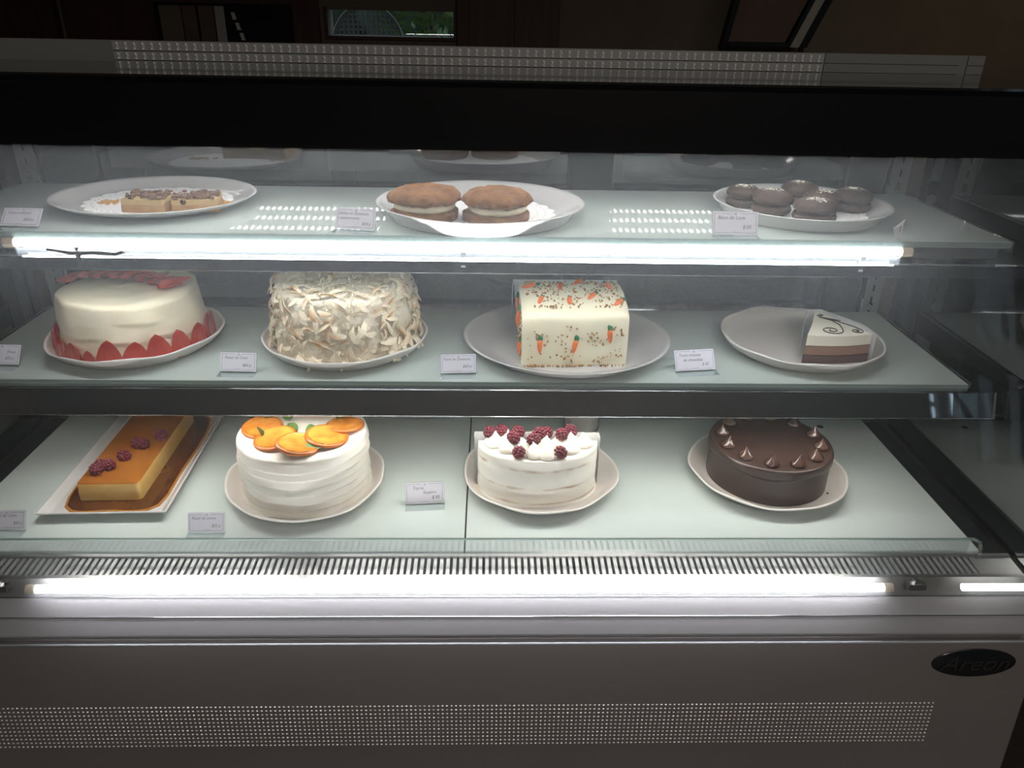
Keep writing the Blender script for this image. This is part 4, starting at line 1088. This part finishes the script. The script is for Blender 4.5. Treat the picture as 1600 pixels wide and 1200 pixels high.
lab = ['cocoa cookie sandwich at the far left of the six on the oval plate', 'large cocoa cookie sandwich second from the left on the oval plate', 'cocoa cookie sandwich at the back of the oval plate, widely salted on top',
       'cocoa cookie sandwich half hidden in the middle of the six', 'cocoa cookie sandwich at the far right of the six on the oval plate', 'cocoa cookie sandwich at the front of the oval plate nearest the glass']
for i, (x, y, r) in enumerate(((.4105, 1.1480, .0250), (.4390, 1.1030, .0280), (.5035, 1.1710, .0270), (.5150, 1.1120, .0260), (.5660, 1.1260, .0270), (.4850, 1.0585, .0305))):
    t = thing('cocoa_cookie_sandwich', lab[i], 'cookie', (x, y, DZ), i * 1.1, 'cocoa cookie sandwiches')
    hh = .034 / .028 * r if i not in (5,) else .031
    w_ = lambda X, Y, Z, a, i=i: (X * (1 + .03 * math.sin(2 * a + i)), Y * (1 + .03 * math.sin(3 * a + i)), Z + .0006 * nz(X, Y, Z, 120, i))
    q = MB(); q.lathe([(0, 0), (r * .75, 0), (r * .97, hh * .12), (r * 1.0, hh * .24), (r * .93, hh * .38), (0, hh * .42)], 32, w_); q.build('bottom_cookie', M['cocoa'], t, True)
    q = MB(); q.lathe([(0, hh * .38), (r * .80, hh * .38), (r * .84, hh * .44), (r * .80, hh * .50), (0, hh * .50)], 24); q.build('filling', M['cocoafill'], t, True)
    q = MB(); q.lathe([(0, hh * .48), (r * .90, hh * .48), (r * 1.0, hh * .56), (r * 1.02, hh * .66), (r * .94, hh * .80), (r * .72, hh * .93), (r * .4, hh * .99), (0, hh)], 32, w_); q.build('top_cookie', M['cocoa'], t, True)
    random.seed(60 + i); q = MB()
    for k in range(70):
        rr = r * .55 * math.sqrt(random.random()); a = random.uniform(0, 6.28)
        q.blob((rr * math.cos(a), rr * math.sin(a), hh * (1.0 - .10 * (rr / r) ** 2 * 2) + .0002), (random.uniform(.0007, .0020), random.uniform(.0007, .0020), .0007), 5, 3)
    o = q.build('salt_flakes', M['sugar'], t); o['kind'] = 'stuff'
for i, (x, y, rz, lb) in enumerate(((-.4385, 1.0800, R(-5), 'left pecan bar on the oval plate, cut side forward'), (-.3755, 1.0850, R(9), 'right pecan bar on the oval plate, with a dark berry in its front'))):
    t = thing('pecan_bar', lb, 'pastry bar', (x, y, DZ), rz, 'pecan bars')
    def slab(z0, z1, w, d, m_, nm, am):
        q = MB(); nx_, ny_ = 14, 12; v = []; f = []
        P_ = rounded([(-w, -d), (w, -d), (w, d), (-w, d)], .004, 3); n_ = len(P_)
        for z, sc in ((z0, .99), ((z0 + z1) / 2, 1.0), (z1, .985)):
            for px_, py_ in P_: v.append((px_ * sc + am * nz(px_, py_, z, 160, i), py_ * sc + am * nz(px_, py_, z, 160, i + 3), z))
        q.add(v, [(a * n_ + k, a * n_ + (k + 1) % n_, (a + 1) * n_ + (k + 1) % n_, (a + 1) * n_ + k) for a in range(2) for k in range(n_)] + [tuple(range(2 * n_, 3 * n_)), tuple(range(n_))[::-1]])
        q.build(nm, M[m_], t)
    slab(0, .0105, .0310, .0245, 'crust', 'shortbread_base', .0008)
    slab(.0104, .0175, .0305, .0240, 'nutmid', 'custard_layer', .0008)
    random.seed(70 + i); q = MB()
    for k in range(95):
        px_, py_ = random.uniform(-.029, .029), random.uniform(-.023, .023)
        q.blob((px_, py_, .0185 + random.uniform(0, .0025)), (random.uniform(.002, .0048), random.uniform(.002, .0048), random.uniform(.0012, .0026)), 6, 4)
    o = q.build('pecan_topping', M['pecan'], t, True)
    if i == 1:
        q = MB(); q.blob((-.014, -.0245, .0150), (.0040, .0018, .0040), 9, 6); q.build('dark_berry', M['kiss'], t, True)
random.seed(81)
for lb, cx, cy in (('orange crumbs scattered on the doily left of the pecan bars', -.508, 1.115), ('orange crumbs scattered on the doily right of the pecan bars', -.356, 1.118)):
    q = MB()
    for k in range(60):
        q.blob((random.gauss(cx, .010), random.gauss(cy, .007), DZ + .0012), random.uniform(.0008, .0022), 5, 3)
    tag(q.build('pastry_crumbs', M['crumb'], None), lb, 'crumbs', None, 'stuff')
# white container behind the raspberry cake
ct = thing('white_container', 'pale round tub standing at the back of the deck behind the raspberry cake', 'tub', (.197, 1.2015, Z3))
q = MB(); q.lathe([(0, 0), (.0285, 0), (.0295, .004), (.0305, .12), (.0295, .12), (.0285, .006), (0, .006)], 36); q.build('tub', M['plastic'], ct, True, 50)
q = MB(); q.lathe([(.0296, .001), (.0318, .001), (.0322, .003), (.0318, .005), (.0297, .005)], 36); q.build('foot_ring', M['steel'], ct, True)

# ------------------------------------------------------------------ price cards
def card(label, x, y, z, w, h, yaw, lean, lines, roll=0.0, cut=False):
    t = thing('price_card', label, 'price card', (x, y, z), yaw, 'handwritten price cards in clear holders')
    # tilted card: local frame leans back
    piv = bpy.data.objects.new
    def pl(u, v_, d=0.0):
        c, s = math.cos(lean), math.sin(lean)
        uu = u * math.cos(roll) - v_ * math.sin(roll); vv = u * math.sin(roll) + v_ * math.cos(roll)
        return (uu, vv * s - d * c, vv * c + d * s + .0022)
    def slab(q, u0, u1, v0, v1, d0, d1):
        q.add([pl(u0, v0, d0), pl(u1, v0, d0), pl(u1, v1, d0), pl(u0, v1, d0), pl(u0, v0, d1), pl(u1, v0, d1), pl(u1, v1, d1), pl(u0, v1, d1)],
              [(0, 3, 2, 1), (4, 5, 6, 7), (0, 1, 5, 4), (1, 2, 6, 5), (2, 3, 7, 6), (3, 0, 4, 7)])
    q = MB(); slab(q, -w / 2, w / 2, .0002, h, 0, .0005); q.build('card', M['card'], t)
    q = MB(); e, b = .0021, .00045
    slab(q, -w / 2 + e, w / 2 - e, e, e + b, .0005, .0006)
    slab(q, -w / 2 + e, -w * .10, h - e - b, h - e, .0005, .0006); slab(q, w * .10, w / 2 - e, h - e - b, h - e, .0005, .0006)
    slab(q, -w / 2 + e, -w / 2 + e + b, e, h - e, .0005, .0006); slab(q, w / 2 - e - b, w / 2 - e, e, h - e, .0005, .0006)
    slab(q, -w * .045, w * .045, h - .0035, h - .0031, .0005, .0006); slab(q, .0, .0009, h - .0042, h - .0012, .0005, .0006); slab(q, -w * .07, w * .09, .0033, .0036, .0005, .0006)
    q.build('printed_border', M['inkb'], t)
    for (s_, u, v_, sz, sx_) in lines:
        p = pl(u, v_, .0007)
        text('handwriting', s_, sz, M['ink'], t, p, (PI / 2 - lean, roll, 0), .28, 'LEFT', 0, sx_)
    q = MB(); slab(q, -w / 2 - .0006, w / 2 + .0006, 0, h + .0006, -.0009, -.0001); q.box(-w / 2 - .0006, w / 2 + .0006, -.0155, .0006, .0002, .0011)
    q.build('holder', M['acryl'], t)
    return t
Lf = R(28)
card('price card leaning far back at the left end of the upper shelf', -.5730, .9925, Z1, .0495, .0265, R(-2), R(46), [('Tarta nueces', -.020, .0175, .0062, .95), ('$60 p', .003, .0075, .0062, .9)])
card('price card left of the carrot cookie plate reading Galleta de Zanahoria', -.1440, .9960, Z1, .0530, .0270, R(-9), R(24), [('Galleta de Zanahoria', -.0235, .0185, .0056, .86), ('y queso crema', -.0235, .0125, .0056, .86), ('$50 p', .009, .0055, .0056, .9)])
card('price card in front of the cocoa cookies reading Beso de Luna', .3550, .9900, Z1, .0600, .0300, R(-1), R(22), [('Beso de Luna', -.0235, .0200, .0070, .95), ('$.00', .0095, .0078, .0070, .9)])
card('price card cut by the frame at the left end of the middle shelf', -.6680, 1.0195, Z2, .0540, .0290, R(-3), R(34), [('Fresa', .008, .0165, .0062, .9), ('$55 p', .006, .0075, .0060, .9)])
card('price card between strawberry and coconut cakes reading Pastel de Coco', -.3250, 1.0005, Z2, .0510, .0272, R(-2), Lf, [('Pastel de Coco', -.0195, .0180, .0058, .92), ('$60 p', .006, .0072, .0060, .9)])
card('price card left of the carrot cake loaf reading Pastel de Zanahoria', -.0116, .9995, Z2, .0505, .0272, R(3), Lf, [('Pastel de Zanahoria', -.0215, .0183, .0056, .86), ('$60 p', .006, .0078, .0062, .9)])
card('tilted price card left of the mousse slice plate reading Torta mousse', .3345, 1.0140, Z2, .0610, .0310, R(8), R(34), [('Torta mousse', -.024, .0210, .0066, .9), ('de chocolate', -.018, .0138, .0064, .9), ('$.50', .0105, .0068, .0062, .9)])
card('price card cut by the frame at the left end of the deck', -.6410, .8945, Z3, .0510, .0262, R(2), R(26), [('Flan de Coco', -.0155, .0180, .0058, .92), ('$45 p', .009, .0070, .0060, .9)])
card('price card between flan and orange cake reading Limon', -.3627, .8885, Z3, .0506, .0275, R(1), R(26), [('Pastel de Limon', -.0205, .0180, .0057, .92), ('$55 p', .007, .0072, .0060, .9)])
card('price card left of the raspberry cake reading Torre Suspiro', -.0625, .9590, Z3, .0575, .0320, R(5), R(22), [('Torre', -.018, .0215, .0070, .95), ('Suspiro', -.003, .0150, .0070, .95), ('$.90', .010, .0070, .0072, .9)])
tg = thing('folded_tag', 'small folded white tag at the right end of the upper shelf', 'price tag', (.568, .985, Z1), R(35))
q = MB(); q.add([(-.010, 0, .016), (.006, -.004, .026), (.006, -.004, .002), (-.002, -.001, .0005), (-.010, .0006, .016), (.006, -.0034, .026), (.006, -.0034, .002), (-.002, -.0004, .0005)],
      [(0, 3, 2, 1), (4, 5, 6, 7), (0, 1, 5, 4), (1, 2, 6, 5), (2, 3, 7, 6), (3, 0, 4, 7)]); q.build('card', M['paper'], tg)
q = MB(); q.add([(-.001, -.0032, .010), (.0002, -.0035, .010), (.0008, -.0036, .018), (-.0004, -.0033, .018)], [(0, 1, 2, 3)]); q.build('handwriting', M['ink'], tg)
